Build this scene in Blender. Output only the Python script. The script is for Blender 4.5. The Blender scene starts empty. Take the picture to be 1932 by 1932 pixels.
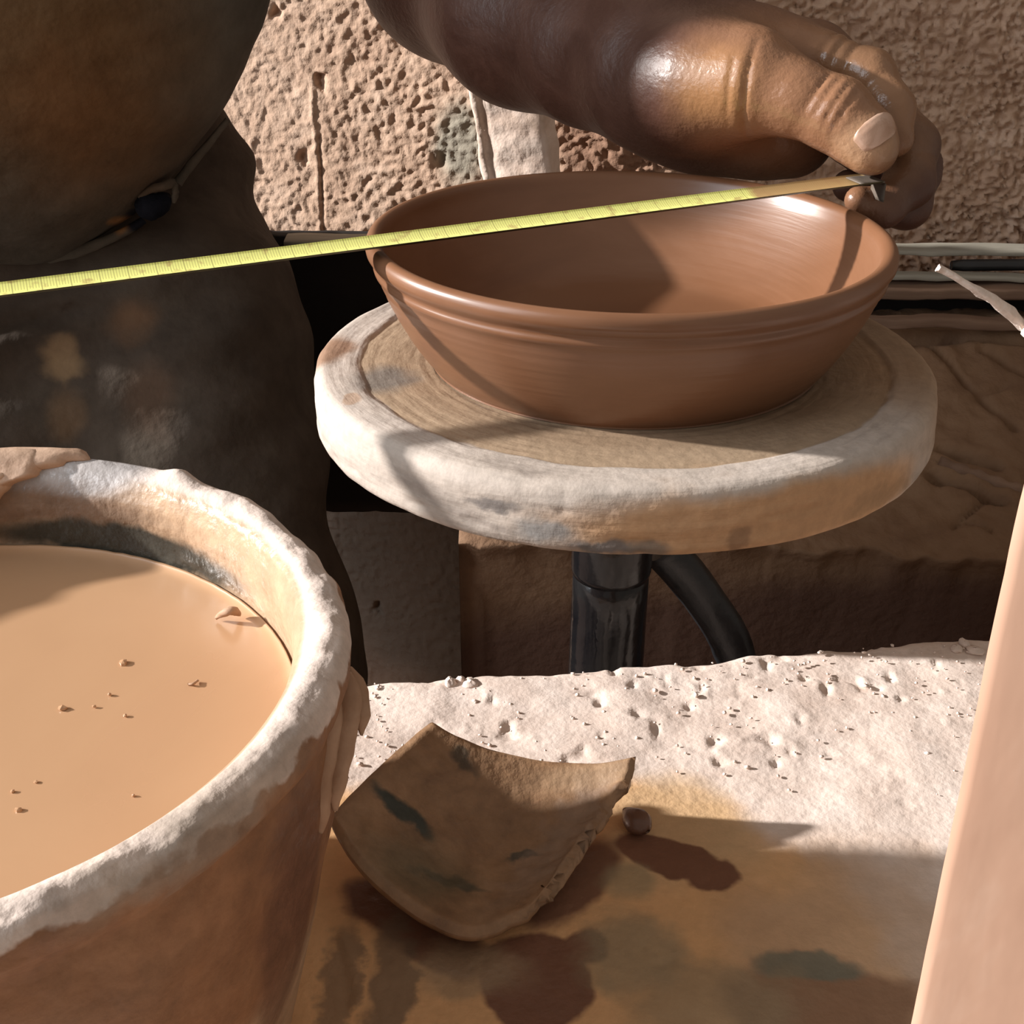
import bpy, math, random
import numpy as np
from mathutils import Vector, Matrix

S = bpy.context.scene
COL = S.collection
random.seed(4)

# ------------------------------------------------------------------ camera, light, exposure
cam_data = bpy.data.cameras.new('camera')
cam_data.sensor_width = 36.0
cam_data.lens = 47.627
cam_data.clip_start = 0.01
cam = bpy.data.objects.new('camera', cam_data)
COL.objects.link(cam)
_r, _u, _f = Vector((0.99988, 0.00706, 0.01361)), Vector((-0.01533, 0.46058, 0.88748)), Vector((0.0, 0.88759, -0.46064))
_m = Matrix((_r, _u, -_f)).transposed().to_4x4()
_m.translation = Vector((0, 0, 1.0))
cam.matrix_world = _m
S.camera = cam

world = bpy.data.worlds.new('world')
S.world = world
world.use_nodes = True
bg = world.node_tree.nodes['Background']
bg.inputs['Color'].default_value = (1.0, 0.88, 0.76, 1)
bg.inputs['Strength'].default_value = 0.33

SUN_AZ, SUN_EL = math.radians(-4.5), math.radians(20.5)      # low light travelling to the right
sun_dir = Vector((math.cos(SUN_AZ) * math.cos(SUN_EL), math.sin(SUN_AZ) * math.cos(SUN_EL), -math.sin(SUN_EL)))
sun_data = bpy.data.lights.new('sun', 'SUN')
sun_data.energy = 8.2
sun_data.angle = math.radians(2.0)
sun_data.color = (1.0, 0.965, 0.93)
sun = bpy.data.objects.new('sun', sun_data)
sun.rotation_euler = sun_dir.to_track_quat('-Z', 'Y').to_euler()
sun.location = (-2, 0, 3)
COL.objects.link(sun)

# daylight from the open doorway the sun comes through, on the left
door_data = bpy.data.lights.new('doorway_daylight', 'AREA')
door_data.shape = 'RECTANGLE'
door_data.size = 1.4
door_data.size_y = 2.0
door_data.energy = 42
door_data.color = (0.86, 0.93, 1.0)
door = bpy.data.objects.new('doorway_daylight', door_data)
door.location = (-2.2, -0.5, 1.9)
door.rotation_euler = (Vector((0, 0.5, 0.8)) - door.location).to_track_quat('-Z', 'Y').to_euler()
COL.objects.link(door)

S.view_settings.view_transform = 'Standard'
S.view_settings.look = 'None'
S.view_settings.gamma = 1
S.view_settings.exposure = 0.0
S.view_settings.use_curve_mapping = False
S.cycles.max_bounces = 6

# ------------------------------------------------------------------ helpers: noise, objects, materials
def _hash(ix, iy, iz, seed):
    h = (ix.astype(np.int64) * 374761393 + iy.astype(np.int64) * 668265263 + iz.astype(np.int64) * 2147483647 + seed * 1274126177) & 0xffffffff
    h = ((h ^ (h >> 13)) * 1274126177) & 0xffffffff
    h = h ^ (h >> 16)
    return (h & 0xffffff).astype(np.float32) / np.float32(0x7fffff) - 1.0

def vnoise(x, y, z, seed=0):
    x, y, z = np.broadcast_arrays(np.asarray(x, np.float32), np.asarray(y, np.float32), np.asarray(z, np.float32))
    fx, fy, fz = np.floor(x), np.floor(y), np.floor(z)
    tx, ty, tz = x - fx, y - fy, z - fz
    tx = tx * tx * (3 - 2 * tx); ty = ty * ty * (3 - 2 * ty); tz = tz * tz * (3 - 2 * tz)
    o = 0
    for a in (0, 1):
        for b in (0, 1):
            for c in (0, 1):
                w = (tx if a else 1 - tx) * (ty if b else 1 - ty) * (tz if c else 1 - tz)
                o = o + w * _hash(fx + a, fy + b, fz + c, seed)
    return o

def fbm(x, y, z, seed=0, octaves=3):
    o, a, f = 0, 1.0, 1.0
    for k in range(octaves):
        o = o + a * vnoise(x * f, y * f, z * f, seed + k)
        a *= 0.5; f *= 2.03
    return o

def obj(name, verts, faces, mat, parent=None, org=None, smooth=True):
    """one mesh object; verts are given in world space, org is the object's own origin"""
    verts = np.asarray(verts, float)
    if parent is not None:
        o_ = np.array(parent.location)
        l_ = o_ if org is None else np.array(org)
    else:
        l_ = np.array(org if org is not None else (0, 0, 0), float)
    me = bpy.data.meshes.new(name)
    me.from_pydata((verts - l_).tolist(), [], [list(map(int, f)) for f in faces] if not isinstance(faces, np.ndarray) else faces.tolist())
    me.update()
    if smooth:
        me.polygons.foreach_set('use_smooth', [True] * len(me.polygons))
    if mat:
        me.materials.append(mat)
    o = bpy.data.objects.new(name, me)
    COL.objects.link(o)
    if parent is not None:
        o.parent = parent
        o.location = Vector((l_ - o_).tolist())
    else:
        o.location = Vector(l_.tolist())
    return o

def tag(o, label=None, cat=None, group=None, kind=None):
    if label: o['label'] = label
    if cat: o['category'] = cat
    if group: o['group'] = group
    if kind: o['kind'] = kind
    return o

def thing(name, loc, label, cat, group=None):
    o = bpy.data.objects.new(name, None)
    o.empty_display_size = 0.02
    o.location = tuple(float(c) for c in loc)
    COL.objects.link(o)
    return tag(o, label, cat, group)

def grid_faces(nu, nv, close_u=False, close_v=False, flip=False):
    i, j = np.meshgrid(np.arange(nu if close_u else nu - 1), np.arange(nv if close_v else nv - 1), indexing='ij')
    i2, j2 = (i + 1) % nu, (j + 1) % nv
    q = np.stack([i * nv + j, i2 * nv + j, i2 * nv + j2, i * nv + j2], -1).reshape(-1, 4)
    return q[:, ::-1] if flip else q

def recalc(o):
    import bmesh
    bm = bmesh.new(); bm.from_mesh(o.data)
    bmesh.ops.recalc_face_normals(bm, faces=bm.faces)
    bm.to_mesh(o.data); bm.free()
    return o

def lathe(profile, n, centre, axis_x=0.0, axis_y=0.0, wob=None):
    """profile: list of (radius, height); returns verts, faces. wob(r, ang, h) -> (r, h)"""
    pr = np.array(profile, float)
    a = np.linspace(0, 2 * np.pi, n, endpoint=False) + np.pi / 2
    A, R = np.meshgrid(a, pr[:, 0], indexing='ij')
    H = np.broadcast_to(pr[:, 1], A.shape)
    if wob: R, H = wob(R, A, H)
    nrm = np.array([axis_x, axis_y, 1.0]); nrm /= np.linalg.norm(nrm)
    u = np.array([1.0, 0, 0]) - nrm * nrm[0]; u /= np.linalg.norm(u)
    v = np.cross(nrm, u)
    V = np.array(centre) + (R * np.cos(A))[..., None] * u + (R * np.sin(A))[..., None] * v + H[..., None] * nrm
    return V.reshape(-1, 3), grid_faces(n, len(pr), close_u=True)

def resample(profile, step):
    """smooth-ish densified polyline (Catmull-Rom)"""
    p = np.array(profile, float)
    out = []
    for i in range(len(p) - 1):
        p0, p1, p2, p3 = p[max(i - 1, 0)], p[i], p[i + 1], p[min(i + 2, len(p) - 1)]
        k = max(2, int(np.linalg.norm(p2 - p1) / step))
        for t in np.linspace(0, 1, k, endpoint=False):
            out.append(0.5 * (2 * p1 + (p2 - p0) * t + (2 * p0 - 5 * p1 + 4 * p2 - p3) * t * t + (3 * p1 - p0 - 3 * p2 + p3) * t ** 3))
    out.append(p[-1])
    return np.array(out)

def tube(path, radii, n=14, rough=0.0, seed=0, cap=True):
    p = np.array(path, float); m = len(p)
    r = np.broadcast_to(np.array(radii, float), (m,)).copy()
    d = np.gradient(p, axis=0); d /= np.linalg.norm(d, axis=1)[:, None]
    ref = np.array([0, 0, 1.0]) if abs(d[0, 2]) < 0.9 else np.array([1.0, 0, 0])
    V = []
    for i in range(m):
        s = np.cross(d[i], ref); s /= np.linalg.norm(s); t = np.cross(d[i], s)
        for k in range(n):
            a = 2 * np.pi * k / n
            rr = r[i] * (1 + rough * float(vnoise(i * 0.6, k * 0.9, seed, seed)))
            V.append(p[i] + rr * (np.cos(a) * s + np.sin(a) * t))
    F = grid_faces(m, n, close_v=True).tolist()
    if cap:
        F.append(list(range(n))[::-1]); F.append([(m - 1) * n + k for k in range(n)])
    return np.array(V), F

def rounded_box(c, dims, rx=(1, 0, 0), ry=(0, 1, 0), rz=(0, 0, 1), n=(24, 6, 8), r=0.003, rough=0.0, seed=0, fr=60.0):
    """box with rounded, slightly worn edges: six grids pushed onto a rounded box"""
    c = np.array(c, float); h = np.array(dims, float) / 2
    B = np.array([rx, ry, rz], float)
    V, F = [], []
    for ax in range(3):
        for sgn in (-1, 1):
            a, b = [(1, 2), (2, 0), (0, 1)][ax]
            ua = np.linspace(-1, 1, n[a] + 1); ub = np.linspace(-1, 1, n[b] + 1)
            UA, UB = np.meshgrid(ua, ub, indexing='ij')
            P = np.zeros(UA.shape + (3,)); P[..., ax] = sgn * h[ax]; P[..., a] = UA * h[a]; P[..., b] = UB * h[b]
            # pull edge samples in so that the rounding has vertices
            q = np.clip(P, -(h - r), h - r); dd = P - q
            ln = np.linalg.norm(dd, axis=-1, keepdims=True); P = q + dd / np.maximum(ln, 1e-9) * r
            base = len(V)
            V.extend(P.reshape(-1, 3).tolist())
            F.extend((grid_faces(len(ua), len(ub), flip=(sgn < 0)) + base).tolist())
    V = np.array(V)
    W = c + V @ B
    if rough:
        k = np.stack([fbm(W[:, 0] * fr, W[:, 1] * fr, W[:, 2] * fr, seed + 7 * i, 3) for i in range(3)], -1)
        W = W + rough * k
    # weld
    key = np.round(W, 6); _, idx, inv = np.unique(key, axis=0, return_index=True, return_inverse=True)
    inv = inv.reshape(-1)
    F2 = []
    for f in F:
        g = [int(inv[i]) for i in f]
        g2 = [g[i] for i in range(4) if g[i] != g[i - 1]]
        if len(set(g2)) >= 3: F2.append(g2)
    return W[idx], F2

# ---- materials
def mat(name, stops, scale=20.0, detail=5.0, stretch=(1, 1, 1), rough=(0.8, 0.95), spec=0.3, coat=0.0, coat_rough=0.2,
        bump=None, bump2=None, masks=(), metallic=0.0, sss=0.0, distort=0.6, grain=None, uv=None):
    """noise ramp colour + blotch masks. masks: dicts(c, r, col, soft, warp, wscale, rough, amt) in object space"""
    m = bpy.data.materials.new(name); m.use_nodes = True
    nt = m.node_tree; N, L = nt.nodes, nt.links
    b = N['Principled BSDF']
    tc = N.new('ShaderNodeTexCoord')
    mp = N.new('ShaderNodeMapping'); mp.inputs['Scale'].default_value = stretch
    L.new(tc.outputs['UV' if uv else 'Object'], mp.inputs['Vector'])
    nz = N.new('ShaderNodeTexNoise'); nz.inputs['Scale'].default_value = scale; nz.inputs['Detail'].default_value = detail
    nz.inputs['Roughness'].default_value = 0.62; nz.inputs['Distortion'].default_value = distort
    L.new(mp.outputs['Vector'], nz.inputs['Vector'])
    rp = N.new('ShaderNodeValToRGB')
    e = rp.color_ramp.elements
    while len(e) > 1: e.remove(e[0])
    for i, (p, c) in enumerate(stops):
        x = e[0] if i == 0 else e.new(p)
        x.position = p; x.color = (*c, 1)
    L.new(nz.outputs['Fac'], rp.inputs['Fac'])
    col = rp.outputs['Color']
    rr = N.new('ShaderNodeMapRange'); rr.inputs['From Min'].default_value = 0.3; rr.inputs['From Max'].default_value = 0.7
    rr.inputs['To Min'].default_value = rough[0]; rr.inputs['To Max'].default_value = rough[1]
    L.new(nz.outputs['Fac'], rr.inputs['Value'])
    ro = rr.outputs['Result']
    for k in masks:
        wn = N.new('ShaderNodeTexNoise'); wn.inputs['Scale'].default_value = k.get('wscale', 40); wn.inputs['Detail'].default_value = 4
        L.new(tc.outputs['Object'], wn.inputs['Vector'])
        s1 = N.new('ShaderNodeVectorMath'); s1.operation = 'SUBTRACT'; s1.inputs[1].default_value = (0.5, 0.5, 0.5)
        L.new(wn.outputs['Color'], s1.inputs[0])
        s2 = N.new('ShaderNodeVectorMath'); s2.operation = 'SCALE'; s2.inputs['Scale'].default_value = k.get('warp', 0.01)
        L.new(s1.outputs[0], s2.inputs[0])
        s3 = N.new('ShaderNodeVectorMath'); s3.operation = 'ADD'
        L.new(tc.outputs['Object'], s3.inputs[0]); L.new(s2.outputs[0], s3.inputs[1])
        s4 = N.new('ShaderNodeVectorMath'); s4.operation = 'SUBTRACT'; s4.inputs[1].default_value = k['c']
        L.new(s3.outputs[0], s4.inputs[0])
        vv = s4.outputs[0]
        if 'ring' in k:      # radial distance band around the z axis through c
            sx = N.new('ShaderNodeSeparateXYZ'); L.new(vv, sx.inputs[0])
            cb = N.new('ShaderNodeCombineXYZ'); L.new(sx.outputs[0], cb.inputs[0]); L.new(sx.outputs[1], cb.inputs[1])
            ln = N.new('ShaderNodeVectorMath'); ln.operation = 'LENGTH'; L.new(cb.outputs[0], ln.inputs[0])
            mr = N.new('ShaderNodeMapRange'); mr.interpolation_type = 'SMOOTHSTEP'
            w = k.get('soft', 0.002)
            mr.inputs['From Min'].default_value = k['ring'] + w; mr.inputs['From Max'].default_value = k['ring'] - w
            L.new(ln.outputs['Value'], mr.inputs['Value'])
        else:
            if 'rot' in k:
                vr = N.new('ShaderNodeVectorRotate'); vr.rotation_type = 'EULER_XYZ'; vr.inputs['Rotation'].default_value = k['rot']
                L.new(vv, vr.inputs['Vector']); vv = vr.outputs[0]
            s5 = N.new('ShaderNodeVectorMath'); s5.operation = 'DIVIDE'; s5.inputs[1].default_value = k['r']
            L.new(vv, s5.inputs[0])
            ln = N.new('ShaderNodeVectorMath'); ln.operation = 'LENGTH'; L.new(s5.outputs[0], ln.inputs[0])
            mr = N.new('ShaderNodeMapRange'); mr.interpolation_type = 'SMOOTHSTEP'
            s = k.get('soft', 0.15)
            mr.inputs['From Min'].default_value = 1 + s; mr.inputs['From Max'].default_value = 1 - s
            L.new(ln.outputs['Value'], mr.inputs['Value'])
        am = N.new('ShaderNodeMath'); am.operation = 'MULTIPLY'; am.inputs[1].default_value = k.get('amt', 1.0)
        L.new(mr.outputs['Result'], am.inputs[0])
        mx = N.new('ShaderNodeMix'); mx.data_type = 'RGBA'
        mx.blend_type = k.get('blend', 'MIX')
        L.new(am.outputs[0], mx.inputs['Factor']); L.new(col, mx.inputs['A']); mx.inputs['B'].default_value = (*k['col'], 1)
        col = mx.outputs['Result']
        if 'rough' in k:
            mf = N.new('ShaderNodeMix'); mf.data_type = 'FLOAT'
            L.new(am.outputs[0], mf.inputs['Factor']); L.new(ro, mf.inputs['A']); mf.inputs['B'].default_value = k['rough']
            ro = mf.outputs['Result']
    if grain:      # fine irregular speckle over everything
        gn = N.new('ShaderNodeTexNoise'); gn.inputs['Scale'].default_value = grain[0]; gn.inputs['Detail'].default_value = 6; gn.inputs['Roughness'].default_value = 0.7
        L.new(tc.outputs['Object'], gn.inputs['Vector'])
        gr = N.new('ShaderNodeMapRange'); gr.inputs['From Min'].default_value = 0.32; gr.inputs['From Max'].default_value = 0.68
        gr.inputs['To Min'].default_value = 1 - grain[1]; gr.inputs['To Max'].default_value = 1 + grain[1] * 0.6
        L.new(gn.outputs['Fac'], gr.inputs['Value'])
        gm = N.new('ShaderNodeVectorMath'); gm.operation = 'SCALE'; L.new(col, gm.inputs[0]); L.new(gr.outputs['Result'], gm.inputs['Scale'])
        col = gm.outputs[0]
    L.new(col, b.inputs['Base Color']); L.new(ro, b.inputs['Roughness'])
    b.inputs['Specular IOR Level'].default_value = spec
    b.inputs['Metallic'].default_value = metallic
    b.inputs['Coat Weight'].default_value = coat; b.inputs['Coat Roughness'].default_value = coat_rough
    if sss:
        b.inputs['Subsurface Weight'].default_value = sss; b.inputs['Subsurface Radius'].default_value = (0.006, 0.002, 0.001)
        b.inputs['Subsurface Scale'].default_value = 0.4
    prev = None
    for bp in (bump, bump2):
        if not bp: continue
        sc, st, ds = bp[:3]
        n2 = N.new('ShaderNodeTexNoise'); n2.inputs['Scale'].default_value = sc; n2.inputs['Detail'].default_value = 4
        m2 = N.new('ShaderNodeMapping'); m2.inputs['Scale'].default_value = bp[3] if len(bp) > 3 else (1, 1, 1)
        L.new(tc.outputs['UV' if uv and len(bp) > 3 else 'Object'], m2.inputs['Vector']); L.new(m2.outputs['Vector'], n2.inputs['Vector'])
        bn = N.new('ShaderNodeBump'); bn.inputs['Strength'].default_value = st; bn.inputs['Distance'].default_value = ds
        L.new(n2.outputs['Fac'], bn.inputs['Height'])
        if prev: L.new(prev, bn.inputs['Normal'])
        prev = bn.outputs['Normal']
    if prev:
        L.new(prev, b.inputs['Normal'])
        if coat: L.new(prev, b.inputs['Coat Normal'])
    return m

def rel(p, o):
    return (p[0] - o[0], p[1] - o[1], p[2] - o[2])

# ---- signed distance fields and surface nets (on a rectilinear grid)
def sd_cone(P, a, b, ra, rb):
    """round cone between a and b, distance field good enough for smooth unions"""
    X, Y, Z = P
    a = np.array(a, np.float32); b = np.array(b, np.float32); ab = b - a
    t = ((X - a[0]) * ab[0] + (Y - a[1]) * ab[1] + (Z - a[2]) * ab[2]) / np.float32(ab @ ab + 1e-12)
    t = np.clip(t, 0, 1)
    dx = X - (a[0] + t * ab[0]); dy = Y - (a[1] + t * ab[1]); dz = Z - (a[2] + t * ab[2])
    return np.sqrt(dx * dx + dy * dy + dz * dz) - (np.float32(ra) + t * np.float32(rb - ra))

def sd_ell(P, c, r):
    X, Y, Z = P
    k = np.sqrt(((X - c[0]) / r[0]) ** 2 + ((Y - c[1]) / r[1]) ** 2 + ((Z - c[2]) / r[2]) ** 2)
    return (k - 1) * np.float32(min(r))

def smin(a, b, k):
    h = np.clip(k - np.abs(a - b), 0, None) / k
    return np.minimum(a, b) - h * h * k * np.float32(0.25)

def chain(P, pts, k=0.004):
    d = None
    for (a, ra), (b, rb) in zip(pts[:-1], pts[1:]):
        e = sd_cone(P, a, b, ra, rb)
        d = e if d is None else smin(d, e, k)
    return d

def axis_samples(segs):
    """segs: list of (start, end, step)"""
    out = []
    for s, e, st in segs:
        out.extend(np.linspace(s, e, max(2, int(round((e - s) / st)) + 1))[:-1].tolist())
    out.append(segs[-1][1])
    return np.array(out, np.float32)

def mesh_grid(xs, ys, zs):
    return (xs[:, None, None], ys[None, :, None], zs[None, None, :])

def surface_nets(V, xs, ys, zs):
    ins = V < 0
    c = [ins[i:V.shape[0] - 1 + i, j:V.shape[1] - 1 + j, k:V.shape[2] - 1 + k] for i in (0, 1) for j in (0, 1) for k in (0, 1)]
    s = sum(x.astype(np.int8) for x in c)
    act = (s > 0) & (s < 8)
    I, J, K = np.nonzero(act)
    idx = np.full(act.shape, -1, np.int64); idx[I, J, K] = np.arange(len(I))
    acc = np.zeros((len(I), 3)); cnt = np.zeros(len(I))
    cor = [(i, j, k) for i in (0, 1) for j in (0, 1) for k in (0, 1)]
    for p in range(8):
        for q in range(p + 1, 8):
            d = [abs(cor[p][t] - cor[q][t]) for t in range(3)]
            if sum(d) != 1: continue
            i0, j0, k0 = I + cor[p][0], J + cor[p][1], K + cor[p][2]
            i1, j1, k1 = I + cor[q][0], J + cor[q][1], K + cor[q][2]
            a, b = V[i0, j0, k0], V[i1, j1, k1]
            m = (a < 0) != (b < 0)
            t = np.where(m, a / np.where(m, a - b, 1), 0)
            acc[:, 0] += np.where(m, xs[i0] + t * (xs[i1] - xs[i0]), 0)
            acc[:, 1] += np.where(m, ys[j0] + t * (ys[j1] - ys[j0]), 0)
            acc[:, 2] += np.where(m, zs[k0] + t * (zs[k1] - zs[k0]), 0)
            cnt += m
    verts = acc / cnt[:, None]
    F = []
    a = ins[:-1, 1:-1, 1:-1] != ins[1:, 1:-1, 1:-1]
    i, j, k = np.nonzero(a); fl = ins[i, j + 1, k + 1]
    q = np.stack([idx[i, j, k], idx[i, j + 1, k], idx[i, j + 1, k + 1], idx[i, j, k + 1]], -1); q[~fl] = q[~fl][:, ::-1]; F.append(q)
    a = ins[1:-1, :-1, 1:-1] != ins[1:-1, 1:, 1:-1]
    i, j, k = np.nonzero(a); fl = ins[i + 1, j, k + 1]
    q = np.stack([idx[i, j, k], idx[i, j, k + 1], idx[i + 1, j, k + 1], idx[i + 1, j, k]], -1); q[~fl] = q[~fl][:, ::-1]; F.append(q)
    a = ins[1:-1, 1:-1, :-1] != ins[1:-1, 1:-1, 1:]
    i, j, k = np.nonzero(a); fl = ins[i + 1, j + 1, k]
    q = np.stack([idx[i, j, k], idx[i + 1, j, k], idx[i + 1, j + 1, k], idx[i, j + 1, k]], -1); q[~fl] = q[~fl][:, ::-1]; F.append(q)
    return verts, np.concatenate(F)

# ------------------------------------------------------------------ the setting: floor and rough plaster wall
FLOOR = mat('packed_earth', [(0.3, (0.13, 0.075, 0.05)), (0.7, (0.22, 0.13, 0.09))], 9, bump=(60, 0.6, 0.01))
xs = np.linspace(-1.6, 1.6, 60); ys = np.linspace(-1.0, 1.25, 45)
X, Y = np.meshgrid(xs, ys, indexing='ij')
Z = 0.004 * fbm(X * 9, Y * 9, 0, 3)
o = obj('floor', np.stack([X, Y, Z], -1).reshape(-1, 3), grid_faces(len(xs), len(ys)), FLOOR)
tag(o, 'packed earth workshop floor', kind='structure')

WALL_Y = 1.0
def wall_y(x):                          # the old wall bends: left stretch turned towards the doorway, right stretch nearly straight
    x = np.asarray(x, float)
    a, b = 1.005 - 0.5 * x, 0.950 + 0.10 * x
    return -0.02 * np.logaddexp(-a / 0.02, -b / 0.02) * -1 if False else 0.5 * (a + b) + 0.5 * np.sqrt((a - b) ** 2 + 0.0004)
xs = axis_samples([(-0.9, -0.32, 0.02), (-0.32, 0.42, 0.0015), (0.42, 1.3, 0.02)])
zs = axis_samples([(-0.02, 0.27, 0.02), (0.27, 1.0, 0.0015), (1.0, 1.7, 0.02)])
X, Z = np.meshgrid(xs, zs, indexing='ij')
wx = X + 0.003 * vnoise(X * 60, Z * 60, 5); wz = Z + 0.003 * vnoise(X * 60, Z * 60, 9)
lump = vnoise(wx * 240 + wz * 60, wz * 270 - wx * 40, 0, 11)
lump2 = vnoise(wx * 420, wz * 450, 0, 12)
lump3 = vnoise(wx * 120, wz * 130, 0, 17)
big = fbm(X * 14, Z * 14, 0, 13, 3)
ampl = 0.0023 * np.clip(1.0 + 0.45 * fbm(X * 10, Z * 10, 3, 14, 2), 0.25, 1.6)
H = ampl * (0.75 * lump + np.interp(X, [0.0, 0.12], [0.45, 1.1]) * lump2 + 0.45 * lump3) * np.interp(X, [0.0, 0.12], [0.62, 1.4]) + 0.0015 * big
# pits, and a thin dried drip running down
_ya = WALL_Y
for (px_, pz_, pr_) in [((-0.1528, 1.0000, 0.8110), 0, 0.005), ((-0.1688, 1.0000, 0.7504), 0, 0.004), ((-0.0585, 1.0000, 0.7618), 0, 0.005), ((-0.1220, 1.0000, 0.3430), 0, 0.004), ((-0.1863, 1.0000, 0.8584), 0, 0.004)]:
    H -= 0.007 * np.exp(-(((X - px_[0] + 0.004 * lump3) / pr_) ** 2 + ((Z - px_[2] + 0.004 * lump) / (pr_ * 1.3)) ** 2) ** 1.5)
dx0 = (-0.1606, 1.0000, 0.8153); dx1 = (-0.1669, 1.0000, 0.7104)
on = np.clip((dx0[2] - Z) / 0.01, 0, 1)
H += 0.0022 * np.exp(-((X - dx0[0] - 0.0012 * vnoise(Z * 70, 0, 0)) / 0.0016) ** 2) * on * np.clip(0.7 + 0.8 * vnoise(Z * 45, 8, 0), 0, 1)
H -= 0.0025 * np.exp(-((X - dx0[0] - 0.0045 - 0.001 * vnoise(Z * 70, 0, 3)) / 0.0014) ** 2) * on * np.clip(0.6 + vnoise(Z * 30, 4, 0), 0, 1)
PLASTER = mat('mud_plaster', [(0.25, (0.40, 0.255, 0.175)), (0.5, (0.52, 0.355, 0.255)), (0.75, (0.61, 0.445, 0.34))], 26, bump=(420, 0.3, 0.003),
              masks=[dict(c=(-0.0791, 1.0000, 0.3954), r=(0.12, 0.3, 0.15), col=(0.125, 0.105, 0.085), soft=0.4, warp=0.06, wscale=15, amt=0.85),  # shade under the wheel painted into the plaster colour
                     dict(c=(-0.0451, 1.0000, 0.7756), r=(0.02, 0.2, 0.03), col=(0.22, 0.24, 0.2), soft=0.5, warp=0.03, wscale=30, amt=0.7),  # dark shadow line left of the post painted in green-grey
                     dict(c=(0.0669, 1.0000, 0.7849), r=(0.05, 0.2, 0.03), col=(0.22, 0.115, 0.07), soft=0.5, warp=0.03, wscale=30, amt=0.8)])  # post's shadow painted on the wall to its right
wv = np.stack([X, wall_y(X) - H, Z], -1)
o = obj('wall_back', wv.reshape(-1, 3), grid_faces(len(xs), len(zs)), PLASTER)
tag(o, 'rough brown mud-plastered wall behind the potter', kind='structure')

# ------------------------------------------------------------------ clay bench on the right and boards along the wall
MUD = mat('mud_bench_clay', [(0.25, (0.13, 0.068, 0.038)), (0.5, (0.20, 0.115, 0.065)), (0.8, (0.25, 0.155, 0.092))], 14, bump=(160, 0.4, 0.004), bump2=(30, 0.3, 0.006), masks=[dict(c=(0, -0.2, 0.36), r=(0.6, 0.12, 0.262), col=(0.085, 0.042, 0.028), soft=0.05, warp=0.02, wscale=30, amt=0.92)])  # wheel's shade painted on the bench front as a darker mask
def seg_dist(X, Y, a, b):
    ab = np.array([b[0] - a[0], b[1] - a[1]]); t = np.clip(((X - a[0]) * ab[0] + (Y - a[1]) * ab[1]) / (ab @ ab), 0, 1)
    return np.hypot(X - a[0] - t * ab[0], Y - a[1] - t * ab[1]), t
BZ = 0.634
us = axis_samples([(-0.03, 0.10, 0.006), (0.10, 0.46, 0.0022), (0.46, 0.62, 0.01)])
vs = np.linspace(0, 1, 150)
front = np.interp(us, [-0.03, 0.14, (0.1929, 0.6721, 0.6347)[0], (0.2633, 0.6542, 0.6289)[0], 0.62],
                  [0.672, 0.672, (0.1929, 0.6721, 0.6347)[1], (0.2633, 0.6542, 0.6289)[1], 0.63]) + 0.006 * fbm(us * 40, 0, 0, 21, 3)
X = np.repeat(us[:, None], len(vs), 1); Yb = np.array(wall_y(us))[:, None] - 0.012
Y = front[:, None] + (Yb - front[:, None]) * vs[None, :]
Zt = BZ + 0.32 * np.clip(Y - 0.67, 0, 0.19) + 0.005 * fbm(X * 18, Y * 18, 0, 22, 3) + 0.0012 * fbm(X * 120, Y * 120, 0, 25, 2)
for a, b, w, dp in [((0.2676, 0.8483, 0.6911), (0.3075, 0.7642, 0.6642), 0.0022, 0.006), ((0.2355, 0.8546, 0.6931), (0.2911, 0.8516, 0.6921), 0.006, 0.008), ((0.2911, 0.8516, 0.6921), (0.3356, 0.8446, 0.6899), 0.005, 0.008),
                    ((0.2591, 0.7471, 0.6587), (0.2911, 0.7344, 0.6546), 0.003, 0.010), ((0.2483, 0.7270, 0.6522), (0.2855, 0.7064, 0.6456), 0.003, 0.014),
                    ((0.3048, 0.8359, 0.6871), (0.3272, 0.8132, 0.6798), 0.003, 0.006), ((0.2538, 0.6893, 0.6402), (0.2767, 0.7083, 0.6463), 0.0015, 0.004), ((0.2634, 0.6915, 0.6409), (0.2736, 0.6836, 0.6384), 0.0015, 0.004),
                    ((0.2960, 0.8000, 0.6756), (0.3119, 0.8028, 0.6765), 0.003, 0.004)]:
    d, t = seg_dist(X + 0.002 * vnoise(X * 60, Y * 60, 0, 3), Y + 0.002 * vnoise(X * 60, Y * 60, 5, 3), a, b)
    Zt -= dp * np.exp(-(d / w) ** 2)
rows = [np.stack([X, Y, Zt], -1)]
# worn front face dropping from the broken edge
drops = np.array([0.55, 0.5, 0.42, 0.34, 0.27, 0.2, 0.14, 0.1, 0.07, 0.045, 0.028, 0.016, 0.007, 0.002])
Xf = np.repeat(us[:, None], len(drops), 1)
Zf = Zt[:, :1] - drops[None, :]
out = 0.012 * (1 - np.exp(-drops / 0.02))[None, :] - 0.055 * np.clip(drops - 0.03, 0, 0.05)[None, :] / 0.05 * 0.0
fs = np.convolve(np.pad(front, 12, mode='edge'), np.ones(25) / 25, mode='valid')
fr_ = front[:, None] + (fs - front)[:, None] * np.clip(drops / 0.03, 0, 1)[None, :] + 0.009 * np.exp(-((drops - 0.012) / 0.006) ** 2)[None, :]
Yf = fr_ - 0.004 * np.sqrt(drops)[None, :] * 4 * 0.3 + 0.002 * fbm(Xf * 30, Zf * 60, 0, 27, 3) * np.clip(drops / 0.02, 0, 1)[None, :] + 0.012 * np.clip(drops[None, :] - 0.01, 0, 0.03) / 0.03
allr = np.concatenate([np.stack([Xf, Yf, Zf], -1), rows[0]], 1)
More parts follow.
